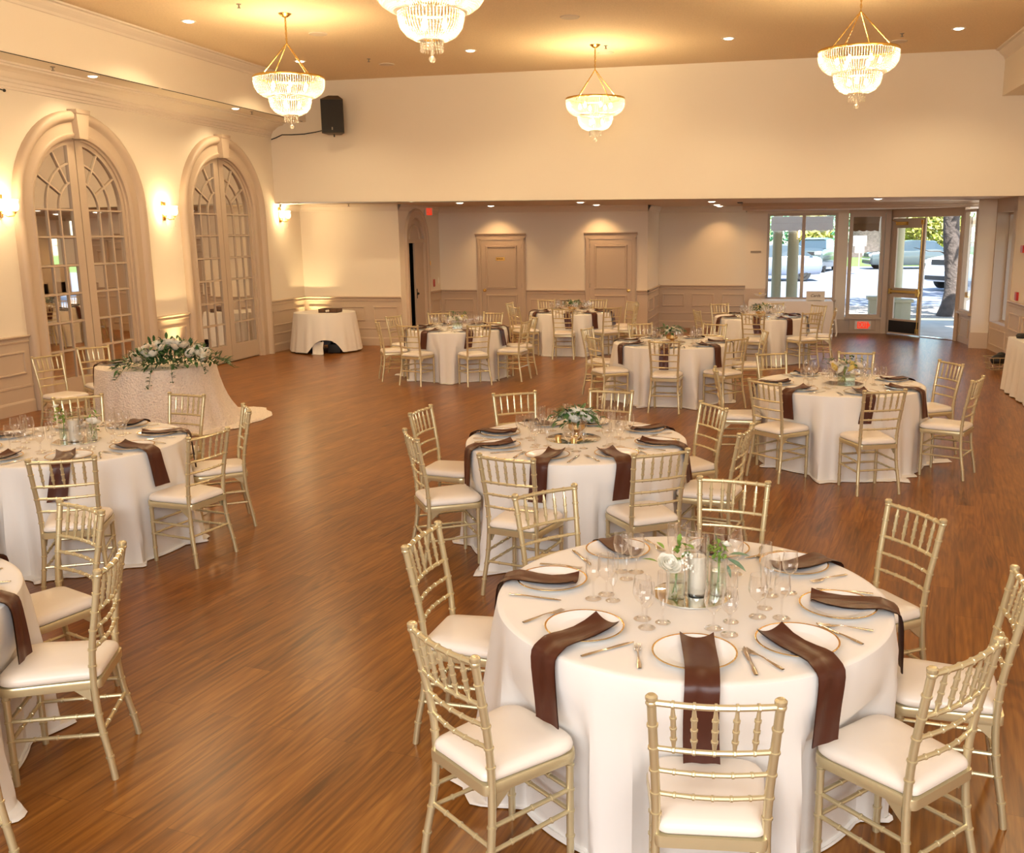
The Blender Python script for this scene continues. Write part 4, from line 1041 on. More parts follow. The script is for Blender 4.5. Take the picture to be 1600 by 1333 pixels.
for n_, (k, T) in enumerate(TBL.items()):
    P = smooth_cols(cloth_mesh(11+n_, T['c'], T['seats'] if k != 'D' else [(69, 1.2, 0), (23, 1.19, 0), (-24, 1.27, 0)], nf=17, flare=0.12, broad=k in 'AB'), 1)
    if k == 'D':
        pass
    m = MB(); m.grid(P, closed_u=True)
    o = m.build('tablecloth', 'cloth', loc=(*T['c'], 0)); tag(o, CL[k], 'tablecloth', 'ivory round tablecloths')
    root = empty('round_table', (*T['c'], 0)); tag(root, 'round folding table beneath the cloth, '+TNAME[k], 'table', 'round banquet tables')
    t = MB(); t.lathe([(0.0001, HT-0.035), (RT-0.012, HT-0.035), (RT-0.006, HT-0.02), (RT-0.012, HT-0.004), (0.0001, HT-0.004)], 48); t.build('tabletop', 'grey', root)
    for q in range(4):
        a = pi/4+q*pi/2; t = MB(); t.tube([(0.40*cos(a), 0.40*sin(a), 0.0), (0.36*cos(a), 0.36*sin(a), HT-0.03)], 0.014, 8); t.build('leg', 'black', root)

# ---- place settings
def napkin_mesh(seed, hang=0.27, wid=0.125, bend=0.0):
    rnd = random.Random(seed); m = MB(); path = []
    p = rnd.uniform(0, 6)
    path = [(0.475, 0.780), (0.50, 0.777), (0.54, 0.775), (0.60, 0.775), (0.66, 0.777), (0.71, 0.782), (0.745, 0.783), (0.772, 0.774), (0.795, 0.765), (0.806, 0.755), (0.812, 0.735), (0.816, 0.70), (0.820, 0.64), (0.824, 0.58), (0.828, 0.53)]
    path.append((0.830, 0.775-hang)); S = [0]
    for i in range(1, len(path)): S.append(S[-1]+math.hypot(path[i][0]-path[i-1][0], path[i][1]-path[i-1][1]))
    NV = 9
    for layer in range(3):
        P = []; th = 0.0035
        for i, (r, z) in enumerate(path):
            s = S[i]/S[-1]; row = []
            wd = wid*(1-0.05*sin(pi*s))
            # inward normal
            a = path[max(0, i-1)]; b = path[min(len(path)-1, i+1)]; dx, dz = b[0]-a[0], b[1]-a[1]; l = math.hypot(dx, dz); nx, nz = -dz/l, dx/l
            if nz < -0.01 or (abs(nz) < 0.2 and nx < 0): nx, nz = -nx, -nz
            off = (layer-1)*0.0021+0.003
            for j in range(NV):
                v = (j/(NV-1)-0.5)*2
                curl = 0.020*(abs(v)**2)*max(0, 1-S[i]/0.10)+0.003*sin(5*v+p+8*s)*(1 if i > 1 else 0)+0.004*(abs(v)**3)
                o = off+curl
                y = v*wd/2+bend*(S[i]/S[-1])**2*0.06+0.004*sin(7*s+p)
                row.append((r+nx*o, y, z+nz*o))
            P.append(row)
        m.grid(P)
    # side edges: close the outer layers
    return m
NAPM = [napkin_mesh(i, 0.252+0.012*(i % 3), 0.122+0.004*(i % 2), (-1, 0.6, 0, 1, -0.5)[i]).mesh('napkin', 'brown') for i in range(5)]
def plate_proto():
    root = empty('dinner_plate')
    m = MB(); m.lathe([(0.0001, 0.004), (0.085, 0.004), (0.095, 0.006), (0.12, 0.012), (0.146, 0.0175), (0.146, 0.0195), (0.12, 0.0145), (0.097, 0.009), (0.088, 0.0075), (0.0001, 0.0075)], 44); m.lathe([(0.07, 0), (0.085, 0.0), (0.088, 0.005), (0.07, 0.005)], 32, cap=False)
    m.build('plate_body', 'china', root)
    m = MB(); m.lathe([(0.1445, 0.0168), (0.150, 0.0182), (0.150, 0.0208), (0.1445, 0.0205), (0.1435, 0.0198)], 44, cap=False); m.build('gold_rim', 'rim', root); return root
def fork_mesh():
    m = MB(); P = []
    for x, h, z in ((-0.095, 0.0075, 0.004), (-0.07, 0.0085, 0.005), (-0.03, 0.005, 0.007), (0.0, 0.0032, 0.009), (0.025, 0.003, 0.009), (0.035, 0.006, 0.008), (0.045, 0.0115, 0.006), (0.06, 0.0125, 0.004)):
        P.append([(x, -h, z), (x, -h*0.6, z+0.002), (x, h*0.6, z+0.002), (x, h, z), (x, 0, z-0.001), (x, -h, z)])
    m.grid(P)
    for k in range(4):
        y = -0.0105+k*0.007
        m.tube([(0.058, y, 0.0045), (0.08, y, 0.004), (0.102, y*0.95, 0.007)], [0.0024, 0.002, 0.0012], 5)
    return m.mesh('fork', 'steel')
def knife_mesh():
    m = MB(); P = []
    for x, a, b, z in ((-0.11, 0.007, 0.007, 0.004), (-0.08, 0.0085, 0.0085, 0.005), (-0.03, 0.006, 0.006, 0.006), (-0.005, 0.0055, 0.0055, 0.005), (0.0, 0.009, 0.006, 0.004), (0.05, 0.0115, 0.006, 0.004), (0.09, 0.011, 0.005, 0.004), (0.115, 0.001, 0.003, 0.004)):
        P.append([(x, -b, z), (x, 0, z+0.0025), (x, a, z), (x, 0, z-0.0015), (x, -b, z)])
    m.grid(P); return m.mesh('knife', 'steel')
FORK, KNIFE = fork_mesh(), knife_mesh()
def glass_mesh(kind):
    m = MB()
    if kind == 'goblet': p = [(0.034, 0.0), (0.034, 0.002), (0.018, 0.005), (0.0055, 0.012), (0.004, 0.03), (0.0045, 0.058), (0.012, 0.068), (0.030, 0.085), (0.0375, 0.108), (0.038, 0.128), (0.0345, 0.155), (0.0320, 0.172)]
    if kind == 'wine': p = [(0.033, 0.0), (0.033, 0.002), (0.016, 0.005), (0.005, 0.012), (0.004, 0.04), (0.0045, 0.078), (0.012, 0.086), (0.027, 0.102), (0.032, 0.124), (0.032, 0.14), (0.029, 0.165), (0.0275, 0.178)]
    if kind == 'flute': p = [(0.030, 0.0), (0.030, 0.002), (0.014, 0.005), (0.0045, 0.012), (0.004, 0.05), (0.0045, 0.062), (0.013, 0.078), (0.021, 0.11), (0.0235, 0.15), (0.0225, 0.19), (0.0215, 0.205)]
    m.lathe(p, 18, cap=False); m.lathe([(p[-1][0]-0.0011, p[-1][1]-0.001), (p[-1][0]+0.0004, p[-1][1]+0.0006), (p[-1][0]+0.0008, p[-1][1]-0.001)], 18, cap=False)
    return m.mesh(kind, 'glass')
GL = {'goblet': glass_mesh('goblet'), 'wine': glass_mesh('wine'), 'flute': glass_mesh('flute')}
plate0 = plate_proto(); remember(plate0); pfirst = [True]
def plate(x, y, z, label, group):
    if pfirst[0]: plate0.location = (x, y, z); tag(plate0, label, 'plate', group); pfirst[0] = False; return
    dup(plate0, (x, y, z), 0, label, 'plate', group)
rs = random.Random(5)
EXTRA = {'A': {'nearest': (0.58, -84), 'near left': (0.56, -130), 'left': (0.59, 176.5), 'far left': (0.61, 128), 'far right': (0.60, 45.6), 'right': (0.58, -3.3), 'near right': (0.58, -44.4)}}
for ti, (k, T) in enumerate(TBL.items()):
    cx, cy = T['c']; z = HT+0.002
    for si, ((a, r, tw), nm) in enumerate(zip(T['seats'], T['names'])):
        pr, pa = EXTRA.get(k, {}).get(nm, (0.59, a+rs.uniform(-3, 3)))
        A = rad(pa); at = '%s place, %s' % (nm, TNAME[k])
        plate(cx+pr*cos(A), cy+pr*sin(A), z, 'white gold-rimmed plate at '+at, 'plates on the '+TGRP[k])
        na = A+rad({'near left': 4, 'near right': -4, 'right': 2}.get(nm, rs.uniform(-3, 3)) if k == 'A' else rs.uniform(-4, 4))
        o = link('napkin', NAPM[(si+ti*2+2) % 5], None, (cx, cy, 0.0), (0, 0, na)); tag(o, 'chocolate satin napkin at '+at, 'napkin', 'napkins on the '+TGRP[k])
        def loc(rr, off):
            return (cx+rr*cos(A)-off*sin(A), cy+rr*sin(A)+off*cos(A), z)
        fa, ka = rs.uniform(-0.12, 0.12), rs.uniform(-0.12, 0.12)
        o = link('fork', FORK, None, loc(0.61, -0.195), (0, 0, A+pi+fa)); tag(o, 'steel fork at '+at, 'fork', 'forks on the '+TGRP[k])
        o = link('knife', KNIFE, None, loc(0.61, 0.19), (0, 0, A+pi+ka)); tag(o, 'steel knife at '+at, 'knife', 'knives on the '+TGRP[k])
        for kind, rr, da, nmn in (('goblet', 0.335, 12, 'round water goblet'), ('wine', 0.40, 19, 'small wine glass'), ('flute', 0.315, 27, 'narrow champagne flute')):
            da += rs.uniform(-2, 2); rr += rs.uniform(-0.012, 0.012); B = A+rad(da)
            o = link({'goblet': 'water_goblet', 'wine': 'wine_glass', 'flute': 'champagne_flute'}[kind], GL[kind], None, (cx+rr*cos(B), cy+rr*sin(B), z), (0, 0, rs.uniform(0, 3)))
            tag(o, 'empty %s at %s' % (nmn, at), 'glass', 'glasses on the '+TGRP[k])

# ================================================================== FLOWERS
def rose_mesh(name, m_, seed, nlay=5):
    """cupped petals in rings round a closed bud"""
    rnd = random.Random(seed); m = MB()
    for L in range(nlay):
        f = L/(nlay-1); n = 3+L; Rm = 0.22+0.66*f; top = 0.98-0.38*f
        for k in range(n):
            a0 = 2*pi*k/n+L*0.9+rnd.uniform(-.15, .15); P = []; hw = pi/n*1.25; tw = rnd.uniform(-.04, .04)
            for i in range(7):
                u = (i/6-0.5)*2; row = []
                for j in range(6):
                    v = j/5
                    rr = Rm*(0.30+0.70*sin(min(1, v*1.25)*pi/2))*(1+0.10*f*max(0, v-0.7)/0.3)+0.02*u*(1 if k % 2 else -1)
                    zz = 0.05+(top-0.05)*v-0.16*u*u*v*v+tw*v
                    if v > 0.9: rr += 0.07*f*(1-u*u)
                    aa = a0+u*hw*(0.35+0.65*sin(min(1, v*1.2)*pi/2))
                    row.append((rr*cos(aa), rr*sin(aa), zz))
                P.append(row)
            m.grid(P)
    m.lathe([(0.0001, 0.0), (0.20, 0.08), (0.2, 0.5), (0.14, 0.85), (0.05, 0.93), (0.0001, 0.9)], 8)
    return m.mesh(name, m_)
ROSE = {'petal': rose_mesh('rose', 'petal', 1), 'petaly': rose_mesh('rose', 'petaly', 2), 'petalp': rose_mesh('rose', 'petalp', 3, 5)}
def leaf(m, p, d, L, W, up=Vector((0, 0, 1)), droop=0.2):
    d = Vector(d).normalized(); s = d.cross(up)
    if s.length < 1e-3: s = Vector((1, 0, 0))
    s.normalize(); n = s.cross(d); p = Vector(p); P = []
    for t, w_ in ((0, 0.08), (0.25, 0.8), (0.5, 1.0), (0.78, 0.65), (1, 0.03)):
        c = p+d*L*t-Vector((0, 0, 1))*droop*L*t*t
        P.append([c-s*W/2*w_+n*W*0.12*w_, c, c+s*W/2*w_+n*W*0.12*w_])
    m.grid(P)
def foliage(seed, n, R, H, L, W, flat=1.0, spread=1.0, zlow=-0.2):
    rnd = random.Random(seed); m = MB()
    for i in range(n):
        a = rnd.uniform(0, 2*pi); e = rnd.uniform(zlow, 1.2); rr = R*rnd.uniform(0.45, 1.0)
        p = Vector((rr*cos(a)*cos(e*0.8), rr*sin(a)*cos(e*0.8)*flat, H*(0.35+0.5*sin(e))))
        d = Vector((cos(a+rnd.uniform(-.7, .7)), sin(a+rnd.uniform(-.7, .7)), rnd.uniform(-0.3, 0.7)))
        leaf(m, p, d, L*rnd.uniform(0.7, 1.25), W*rnd.uniform(0.7, 1.2), droop=rnd.uniform(0, 0.6))
    return m
def put_rose(parent, kind, p, r, tilt=None, seed=0):
    rnd = random.Random(seed)
    o = link('rose', ROSE[kind], parent, p, (tilt[0], tilt[1], rnd.uniform(0, 6)) if tilt else (rnd.uniform(-.4, .4), rnd.uniform(-.4, .4), rnd.uniform(0, 6)), (r, r, r*0.95)); return o
def mirror_base(c, r, n, label):
    m = MB(); m.lathe([(0.0001, 0), (r, 0), (r, 0.005), (r-0.006, 0.007), (0.0001, 0.007)], n, (c[0], c[1], HT+0.0015)); o = m.build('mirror_base', 'tmirror', smooth=(n > 12)); tag(o, label, 'mirror', 'table mirrors'); return o
def vase_cyl(c, r, h, label, water=None, name='glass_vase', z0=HT+0.009):
    root = empty(name, (c[0], c[1], z0)); tag(root, label, 'vase')
    m = MB(); m.lathe([(0.0001, 0.002), (r, 0.002), (r, h), (r-0.003, h), (r-0.003, 0.008), (0.0001, 0.008)], 24, cap=False); m.build('glass_body', 'glass', root)
    if water: m = MB(); m.lathe([(0.0001, 0.009), (r-0.004, 0.009), (r-0.004, water), (0.0001, water)], 20, cap=False); m.build('water', 'water', root)
    return root
def candle(c, r, h, label, z0=HT+0.018):
    root = empty('pillar_candle', (c[0], c[1], z0)); tag(root, label, 'candle')
    m = MB(); m.lathe([(0.0001, 0), (r, 0), (r, h-0.004), (r-0.004, h), (r*0.7, h-0.003), (0.0001, h-0.008)], 24); m.build('wax_body', 'wax', root)
    m = MB(); m.tube([(0, 0, h-0.01), (0.001, 0, h+0.008)], 0.0012, 5); m.build('wick', 'ink', root)
    return root
def stems(parent, r, h, n, seed, top):
    rnd = random.Random(seed)
    for i in range(n):
        a = rnd.uniform(0, 6.3); m = MB(); m.tube([(r*0.5*cos(a), r*0.5*sin(a), 0.01), (-r*0.1*cos(a), -r*0.1*sin(a), h), (-r*0.3*cos(a), -r*0.3*sin(a), top)], 0.0025, 5); m.build('stem', 'leafl', parent)
# A: three glass cylinders on a round mirror
def trio(c, ax, sx, desc):
    mirror_base(c, 0.16, 40, 'round mirror under the vases on '+desc)
    vase_cyl((c[0]+0.02*sx, c[1]-0.01), 0.047, 0.25, 'tall clear glass cylinder holding a candle on '+desc, None, 'glass_cylinder')
    candle((c[0]+0.02*sx, c[1]-0.01), 0.036, 0.155, 'ivory pillar candle in the tall glass on '+desc)
    l = (c[0]-0.062*sx, c[1]-0.055)
    v = vase_cyl(l, 0.04, 0.125, 'small glass vase with a white rose on '+desc, 0.09)
    b = empty('flower_arrangement', (l[0], l[1], HT+0.012)); tag(b, 'large white rose with green sprigs in the small vase on '+desc, 'flowers')
    stems(b, 0.03, 0.07, 3, 3, 0.13)
    put_rose(b, 'petal', (-0.035*sx, -0.02, 0.125), 0.052, (0.5, -0.35*sx), 4)
    m = MB(); rnd = random.Random(8)
    for i in range(16): leaf(m, (0.02*sx+rnd.uniform(-.02, .02), 0.01+rnd.uniform(-.015, .015), 0.13+i*0.006), (rnd.uniform(-1, 1), rnd.uniform(-1, 1), rnd.uniform(0, 1)), 0.045, 0.022)
    leaf(m, (-0.07*sx, -0.03, 0.15), (-1*sx, 0.1, 0.3), 0.07, 0.02); leaf(m, (-0.05*sx, 0.02, 0.19), (-0.8*sx, 0.5, 0.7), 0.05, 0.022); leaf(m, (0.01*sx, 0.01, 0.22), (0.1, 0.2, 1), 0.05, 0.024)
    m.build('leaves', 'leafl', b)
    m = MB()
    for i in range(34): m.sphere((0.045*sx+rnd.uniform(-.028, .028), rnd.uniform(-.028, .028), 0.15+rnd.uniform(-.035, .035)), 0.0055, 6, 4)
    m.build('baby_breath', 'petal', b)
    q = (c[0]+0.105*sx, c[1]+0.015)
    v = vase_cyl(q, 0.036, 0.15, 'second glass vase of greenery on '+desc, 0.10)
    b = empty('flower_arrangement', (q[0], q[1], HT+0.012)); tag(b, 'small green sprigs with one white bud in the vase on '+desc, 'flowers')
    stems(b, 0.028, 0.08, 3, 5, 0.17)
    put_rose(b, 'petal', (0.025*sx, 0.0, 0.20), 0.024, None, 7)
    m = MB()
    for i in range(60): leaf(m, (rnd.uniform(-.035, .035)-0.01*sx, rnd.uniform(-.025, .025), 0.13+rnd.uniform(0, 0.085)), (rnd.uniform(-1, 1), rnd.uniform(-1, 1), rnd.uniform(-0.4, 1)), 0.026, 0.012)
    m.build('sprigs', 'leafl', b)
    m = MB(); leaf(m, (0.04*sx, 0, 0.165), (1*sx, 0.1, 0.15), 0.085, 0.036); leaf(m, (0.035*sx, -0.01, 0.15), (0.9*sx, -0.4, -0.25), 0.085, 0.036); leaf(m, (0.03*sx, 0.01, 0.12), (0.3*sx, -0.3, -0.6), 0.05, 0.02); leaf(m, (-0.01*sx, 0, 0.21), (-0.2, 0, 1), 0.05, 0.024)
    m.build('leaves', 'leafe', b)
trio((-0.275, 3.76), 0, 1, 'the foremost table')
# C: candle, yellow green sprigs and white rose
cc = (-4.93, 5.96)
mirror_base(cc, 0.17, 8, 'octagonal mirror under the candle on the left table')
vase_cyl((cc[0]+0.01, cc[1]-0.03), 0.05, 0.235, 'clear glass cylinder around the candle on the left table', None, 'glass_cylinder')
candle((cc[0]+0.01, cc[1]-0.03), 0.038, 0.15, 'ivory pillar candle on the left table')
vase_cyl((cc[0]-0.10, cc[1]+0.0), 0.036, 0.13, 'small vase of yellow-green sprigs on the left table', 0.09)
b = empty('flower_arrangement', (cc[0]-0.10, cc[1], HT+0.012)); tag(b, 'yellow-green sprigs with a pale bud on the left table', 'flowers')
stems(b, 0.03, 0.08, 3, 6, 0.16); rnd = random.Random(77)
m = MB()
for i in range(55): leaf(m, (rnd.uniform(-.055, .055), rnd.uniform(-.04, .04), 0.12+rnd.uniform(0, 0.10)), (rnd.uniform(-1, 1), rnd.uniform(-1, 1), rnd.uniform(-0.3, 1)), 0.034, 0.018)
m.build('sprigs', 'leafl', b); put_rose(b, 'petal', (-0.045, 0, 0.235), 0.025, None, 3)
vase_cyl((cc[0]+0.11, cc[1]+0.03), 0.038, 0.12, 'small vase with a cream rose on the left table', 0.09)
b = empty('flower_arrangement', (cc[0]+0.11, cc[1]+0.03, HT+0.012)); tag(b, 'open cream rose with fresh leaves beside the left table candle', 'flowers')
stems(b, 0.03, 0.06, 3, 9, 0.12); put_rose(b, 'petal', (0.02, -0.01, 0.115), 0.055, (0.4, 0.2), 11); put_rose(b, 'petalp', (-0.03, -0.03, 0.10), 0.03, None, 12)
m = MB()
for i in range(26): leaf(m, (rnd.uniform(-.05, .05), rnd.uniform(-.04, .04), 0.06+rnd.uniform(0, 0.14)), (rnd.uniform(-1, 1), rnd.uniform(-1, 1), rnd.uniform(-0.6, 1)), 0.045, 0.02)
m.build('leaves', 'leafl', b)
# E: yellow and white roses in a glass cube
def cube_bouquet(c, s, label, vlabel, kinds, seed, R=0.13, hh=0.12):
    root = empty('glass_cube_vase', (c[0], c[1], HT+0.009), 0.2); tag(root, vlabel, 'vase')
    m = MB(); m.box2((-s, -s, 0.0), (s, s, hh)); g = MB(); P = [[(x*s, y*s, 0), (x*s, y*s, hh), (x*(s-.004), y*(s-.004), hh), (x*(s-.004), y*(s-.004), 0.006)] for x, y in ((-1, -1), (1, -1), (1, 1), (-1, 1))]; g.grid(P, closed_u=True); g.add([(x*s, y*s, 0) for x, y in ((-1, -1), (1, -1), (1, 1), (-1, 1))], [(0, 1, 2, 3)])
    g.build('glass_body', 'glass', root, smooth=False)
    m = MB(); m.box2((-s+.006, -s+.006, 0.008), (s-.006, s-.006, hh*0.7)); m.build('water', 'water', root, smooth=False)
    b = empty('flower_arrangement', (c[0], c[1], HT+0.012)); tag(b, label, 'flowers'); rnd = random.Random(seed)
    stems(b, s, hh*0.7, 6, seed, hh+0.03)
    n = len(kinds)
    for i, kd in enumerate(kinds):
        a = 2*pi*i/(n-1) if i else 0; rr = 0 if i == 0 else R*0.72
        put_rose(b, kd, (rr*cos(a), rr*sin(a), hh+0.055-(0 if i == 0 else 0.045)+rnd.uniform(-.015, .02)), rnd.uniform(0.048, 0.060), (-0.9*sin(a)*bool(i), 0.9*cos(a)*bool(i)), seed+i)
    m = foliage(seed, 50, R*1.1, 0.20, 0.05, 0.026, zlow=-0.1).xform(Matrix.Translation((0, 0, hh-0.03))); m.build('leaves', 'leaf', b)
mirror_base((0.72, 9.60), 0.19, 8, 'octagonal mirror under the yellow roses')
cube_bouquet((0.72, 9.60), 0.085, 'round bouquet of yellow and white roses', 'clear square vase under the yellow roses', ['petalp', 'petaly', 'petal', 'petalp', 'petaly', 'petal', 'petaly', 'petalp'], 21, 0.17, 0.13)
mirror_base((-4.83, 14.55), 0.18, 8, 'mirror under the pale bouquet on the far left table')
cube_bouquet((-4.83, 14.55), 0.075, 'pale yellow and white bouquet on the far left table', 'square vase on the far left table', ['petalp', 'petaly', 'petal', 'petalp', 'petal', 'petal', 'petalp'], 31, 0.18, 0.12)
# B, F, H, I: gold bowls
def bowl_bouquet(c, R, H, label, blabel, seed, kinds, eucal=False, bowlr=0.085, big=1.0):
    root = empty('gold_bowl', (c[0], c[1], HT+0.009)); tag(root, blabel, 'bowl', 'gold footed bowls')
    m = MB(); m.lathe([(0.045, 0), (0.045, 0.006), (0.018, 0.010), (0.016, 0.018), (0.04, 0.026), (bowlr, 0.05), (bowlr, 0.08), (bowlr-0.004, 0.08), (bowlr-0.006, 0.053), (0.0001, 0.03)], 28); m.build('bowl_body', 'goldbowl', root)
    b = empty('flower_arrangement', (c[0], c[1], HT+(0.062 if eucal else 0.075))); tag(b, label, 'flowers'); rnd = random.Random(seed)
    n = len(kinds)
    for i, kd in enumerate(kinds):
        a = 2*pi*i/(n-1)+0.5 if i else 0; rr = 0 if i == 0 else R*0.48
        put_rose(b, kd, (rr*cos(a), rr*sin(a)*0.8, H*0.55-(0 if i == 0 else 0.035)), rnd.uniform(0.046, 0.060)*big, (-0.7*sin(a)*bool(i), 0.7*cos(a)*bool(i)), seed+i)
    m = foliage(seed, 120, R, H, 0.065, 0.028, 0.85); m.build('leaves', 'leaf', b)
    if eucal:
        m = MB()
        for p, d, L in (((0.0, -0.02, H*0.75), (-0.2, -0.1, 1), 0.075), ((0.14, -0.05, 0.02), (0.8, -0.3, 0.1), 0.08), ((0.10, -0.07, 0.06), (0.9, 0, 0.4), 0.07), ((-0.05, -0.04, H*0.6), (0.5, -0.2, 0.6), 0.07), ((0.05, 0.02, H*0.6), (0.9, 0.1, 0.5), 0.07)): leaf(m, p, d, L, L*0.62)
        m.build('eucalyptus_leaves', 'leafe', b)
        m = MB()
        for i in range(45): a = rnd.uniform(0, 6.3); m.sphere((R*0.7*cos(a)*rnd.random(), R*0.6*sin(a)*rnd.random()-0.02, H*0.45+rnd.uniform(-.02, .04)), 0.009, 6, 4)
        m.build('small_blossoms', 'petal', b)
mirror_base((-1.36, 6.66), 0.20, 40, 'round mirror under the leafy bouquet on the middle table')
bowl_bouquet((-1.36, 6.78), 0.19, 0.17, 'low leafy bouquet with large white blooms on the middle table', 'gold bowl holding the leafy bouquet on the middle table', 41, ['petal', 'petal', 'petal', 'petal', 'petal', 'petal'], True, 0.062, 1.3)
for i, (dx, dy) in enumerate(((-0.09, -0.10), (0.03, -0.12))):
    m = MB(); m.lathe([(0.0001, 0), (0.02, 0.0), (0.024, 0.02), (0.024, 0.035), (0.02, 0.035), (0.0001, 0.012)], 14, (-1.36+dx, 6.66+dy, HT+0.009)); o = m.build('votive_holder', 'goldbowl'); tag(o, ['left', 'right'][i]+' tiny gold votive before the leafy bouquet', 'candle holder')
mirror_base((-1.28, 13.0), 0.18, 40, 'round mirror on the centre rear table')
bowl_bouquet((-1.28, 13.0), 0.20, 0.17, 'wide white bouquet with dark leaves on the centre rear table', 'gold bowl on the centre rear table', 51, ['petalp', 'petal', 'petalp', 'petal', 'petal', 'petalp'])
mirror_base((-3.66, 17.95), 0.17, 40, 'round mirror on the farthest table')
bowl_bouquet((-3.66, 17.95), 0.20, 0.17, 'white and green bouquet on the farthest table', 'gold bowl on the farthest table', 61, ['petalp', 'petal', 'petalp', 'petalp', 'petal'])
mirror_base((-0.16, 17.2), 0.17, 40, 'round mirror on the far right table')
bowl_bouquet((-0.16, 17.2), 0.19, 0.17, 'cream and green bouquet on the far right table', 'gold bowl on the far right table', 71, ['petalp', 'petaly', 'petalp', 'petal', 'petalp'])
# extra candle holders on far tables
# ================================================================== SWEETHEART TABLE
JC = (-7.05, 9.97); RJ = 0.66
rnd = random.Random(3); P = []; N = 160
for i in range(N):
    th = 2*pi*i/N; d = abs((th-rad(65)+pi) % (2*pi)-pi); tr = max(0, 1-d/rad(55)); tr2 = max(0, 1-d/rad(100))
    fold = sin(16*th)*0.5+sin(27*th+1)*0.35
    col = [(RJ*t, HT) for t in (0.0001, 0.4, 0.8, 0.96)]+[(RJ+0.003, HT-0.006), (RJ+0.006, HT-0.03)]
    for s in (0.1, 0.25, 0.4, 0.55, 0.7, 0.85, 0.96):
        col.append((RJ+0.006+0.06*s+0.34*tr2*s*s+fold*0.028*s, HT*(1-s)))
    r = col[-1][0]; col.append((r+0.06+0.30*tr, 0.02+0.02*abs(fold))); col.append((r+0.10+0.36*tr+0.03*sin(11*th), 0.006))
    P.append([(q*cos(th), q*sin(th), z) for q, z in col])
m = MB(); m.grid(P, closed_u=True); tag(m.build('tablecloth', 'lace', loc=(*JC, 0)), 'blush textured sequin tablecloth trailing onto the floor', 'tablecloth')
root = empty('round_table', (*JC, 0)); tag(root, 'small round table under the textured blush cloth', 'table')
t = MB(); t.lathe([(0.0001, HT-0.03), (RJ-0.01, HT-0.03), (RJ-0.01, HT-0.004), (0.0001, HT-0.004)], 40); t.build('tabletop', 'grey', root)
t = MB(); t.tube([(0, 0, 0.03), (0, 0, HT-0.03)], 0.03, 12); t.lathe([(0.0001, 0), (0.28, 0), (0.28, 0.02), (0.04, 0.05), (0.0001, 0.05)], 24); t.build('pedestal', 'black', root)
for (mx, my, tw), lb in (((-7.93, 9.40, 166), 'gold chair with ivory seat, left one at the blush cloth table'), ((-7.98, 10.24, 148), 'gold chair before the nearer arch, right one at the blush cloth table')):
    tx, ty = cos(rad(tw)), sin(rad(tw)); place_chair(mx-tx*0.046-0.12*1, my-ty*0.046, rad(tw)+pi/2, lb, 'chairs at the blush cloth table')
for (a, lb) in ((198, 'left'), (150, 'right')):
    A = rad(a); x, y = JC[0]+0.45*cos(A), JC[1]+0.45*sin(A)
    plate(x, y, HT+0.002, 'white plate at the %s place of the blush cloth table' % lb, 'plates on the blush cloth table')
    me = napkin_mesh(9 if a == 198 else 10, 0.26, 0.12).xform(Matrix.Translation((-0.125, 0, 0))).mesh('napkin', 'brown')
    tag(link('napkin', me, None, (*JC, 0), (0, 0, A)), 'chocolate napkin at the %s place of the blush cloth table' % lb, 'napkin', 'napkins on the blush cloth table')
for i, (x, y, kd) in enumerate(((-7.22, 9.75, 'wine'), (-7.14, 9.86, 'goblet'), (-7.3, 9.98, 'flute'), (-7.02, 10.22, 'wine'))):
    tag(link({'wine': 'wine_glass', 'goblet': 'water_goblet', 'flute': 'champagne_flute'}[kd], GL[kd], None, (x, y, HT+0.002)), ['stemmed wine glass, leftmost on the blush cloth table', 'water goblet beside the blush table napkin', 'champagne flute at the middle of the blush cloth table', 'wine glass near the big bouquet of the blush table'][i], 'glass', 'glasses on the blush cloth table')
b = empty('flower_arrangement', (-6.66, 9.72, HT+0.004)); b.scale = (1.22, 1.22, 1.7); tag(b, 'large cascading bouquet of white roses and dark greenery on the blush table', 'flowers')
rnd = random.Random(99); LA = 0.42; adir = rad(25)
def jl(u, v, z): return (u*cos(adir)-v*sin(adir), u*sin(adir)+v*cos(adir), z)
pos = []
for i in range(40):
    for _ in range(40):
        u = rnd.uniform(-0.33, 0.33); v = rnd.uniform(-0.16, 0.14); z = 0.015+0.13*(1-(u/0.42)**2)*(1-(v/0.25)**2)
        if all(math.hypot(u-a, v-b_) > 0.066 for a, b_ in pos): pos.append((u, v)); break
    else: continue
    put_rose(b, rnd.choice(['petal', 'petal', 'petalp']), jl(u, v, z), rnd.uniform(0.040, 0.056), (-v*4+rnd.uniform(-.3, .3), u*2.2+rnd.uniform(-.3, .3)), 200+i)
m = MB()
for i in range(560):
    u = rnd.gauss(0, 0.24); v = rnd.gauss(-0.02, 0.11); u = max(-.47, min(.47, u)); v = max(-.26, min(.24, v))
    z = 0.01+0.16*max(0, (1-(u/0.5)**2))*max(0, (1-(v/0.28)**2))*rnd.uniform(0.0, 1.15)
    leaf(m, jl(u, v, z), jl(u*2+rnd.uniform(-.5, .5), v*2+rnd.uniform(-.6, .4), rnd.uniform(-0.2, 0.9)), rnd.uniform(0.045, 0.075), rnd.uniform(0.024, 0.036), droop=rnd.uniform(0, .5))
m.build('leaves', 'leaf', b)
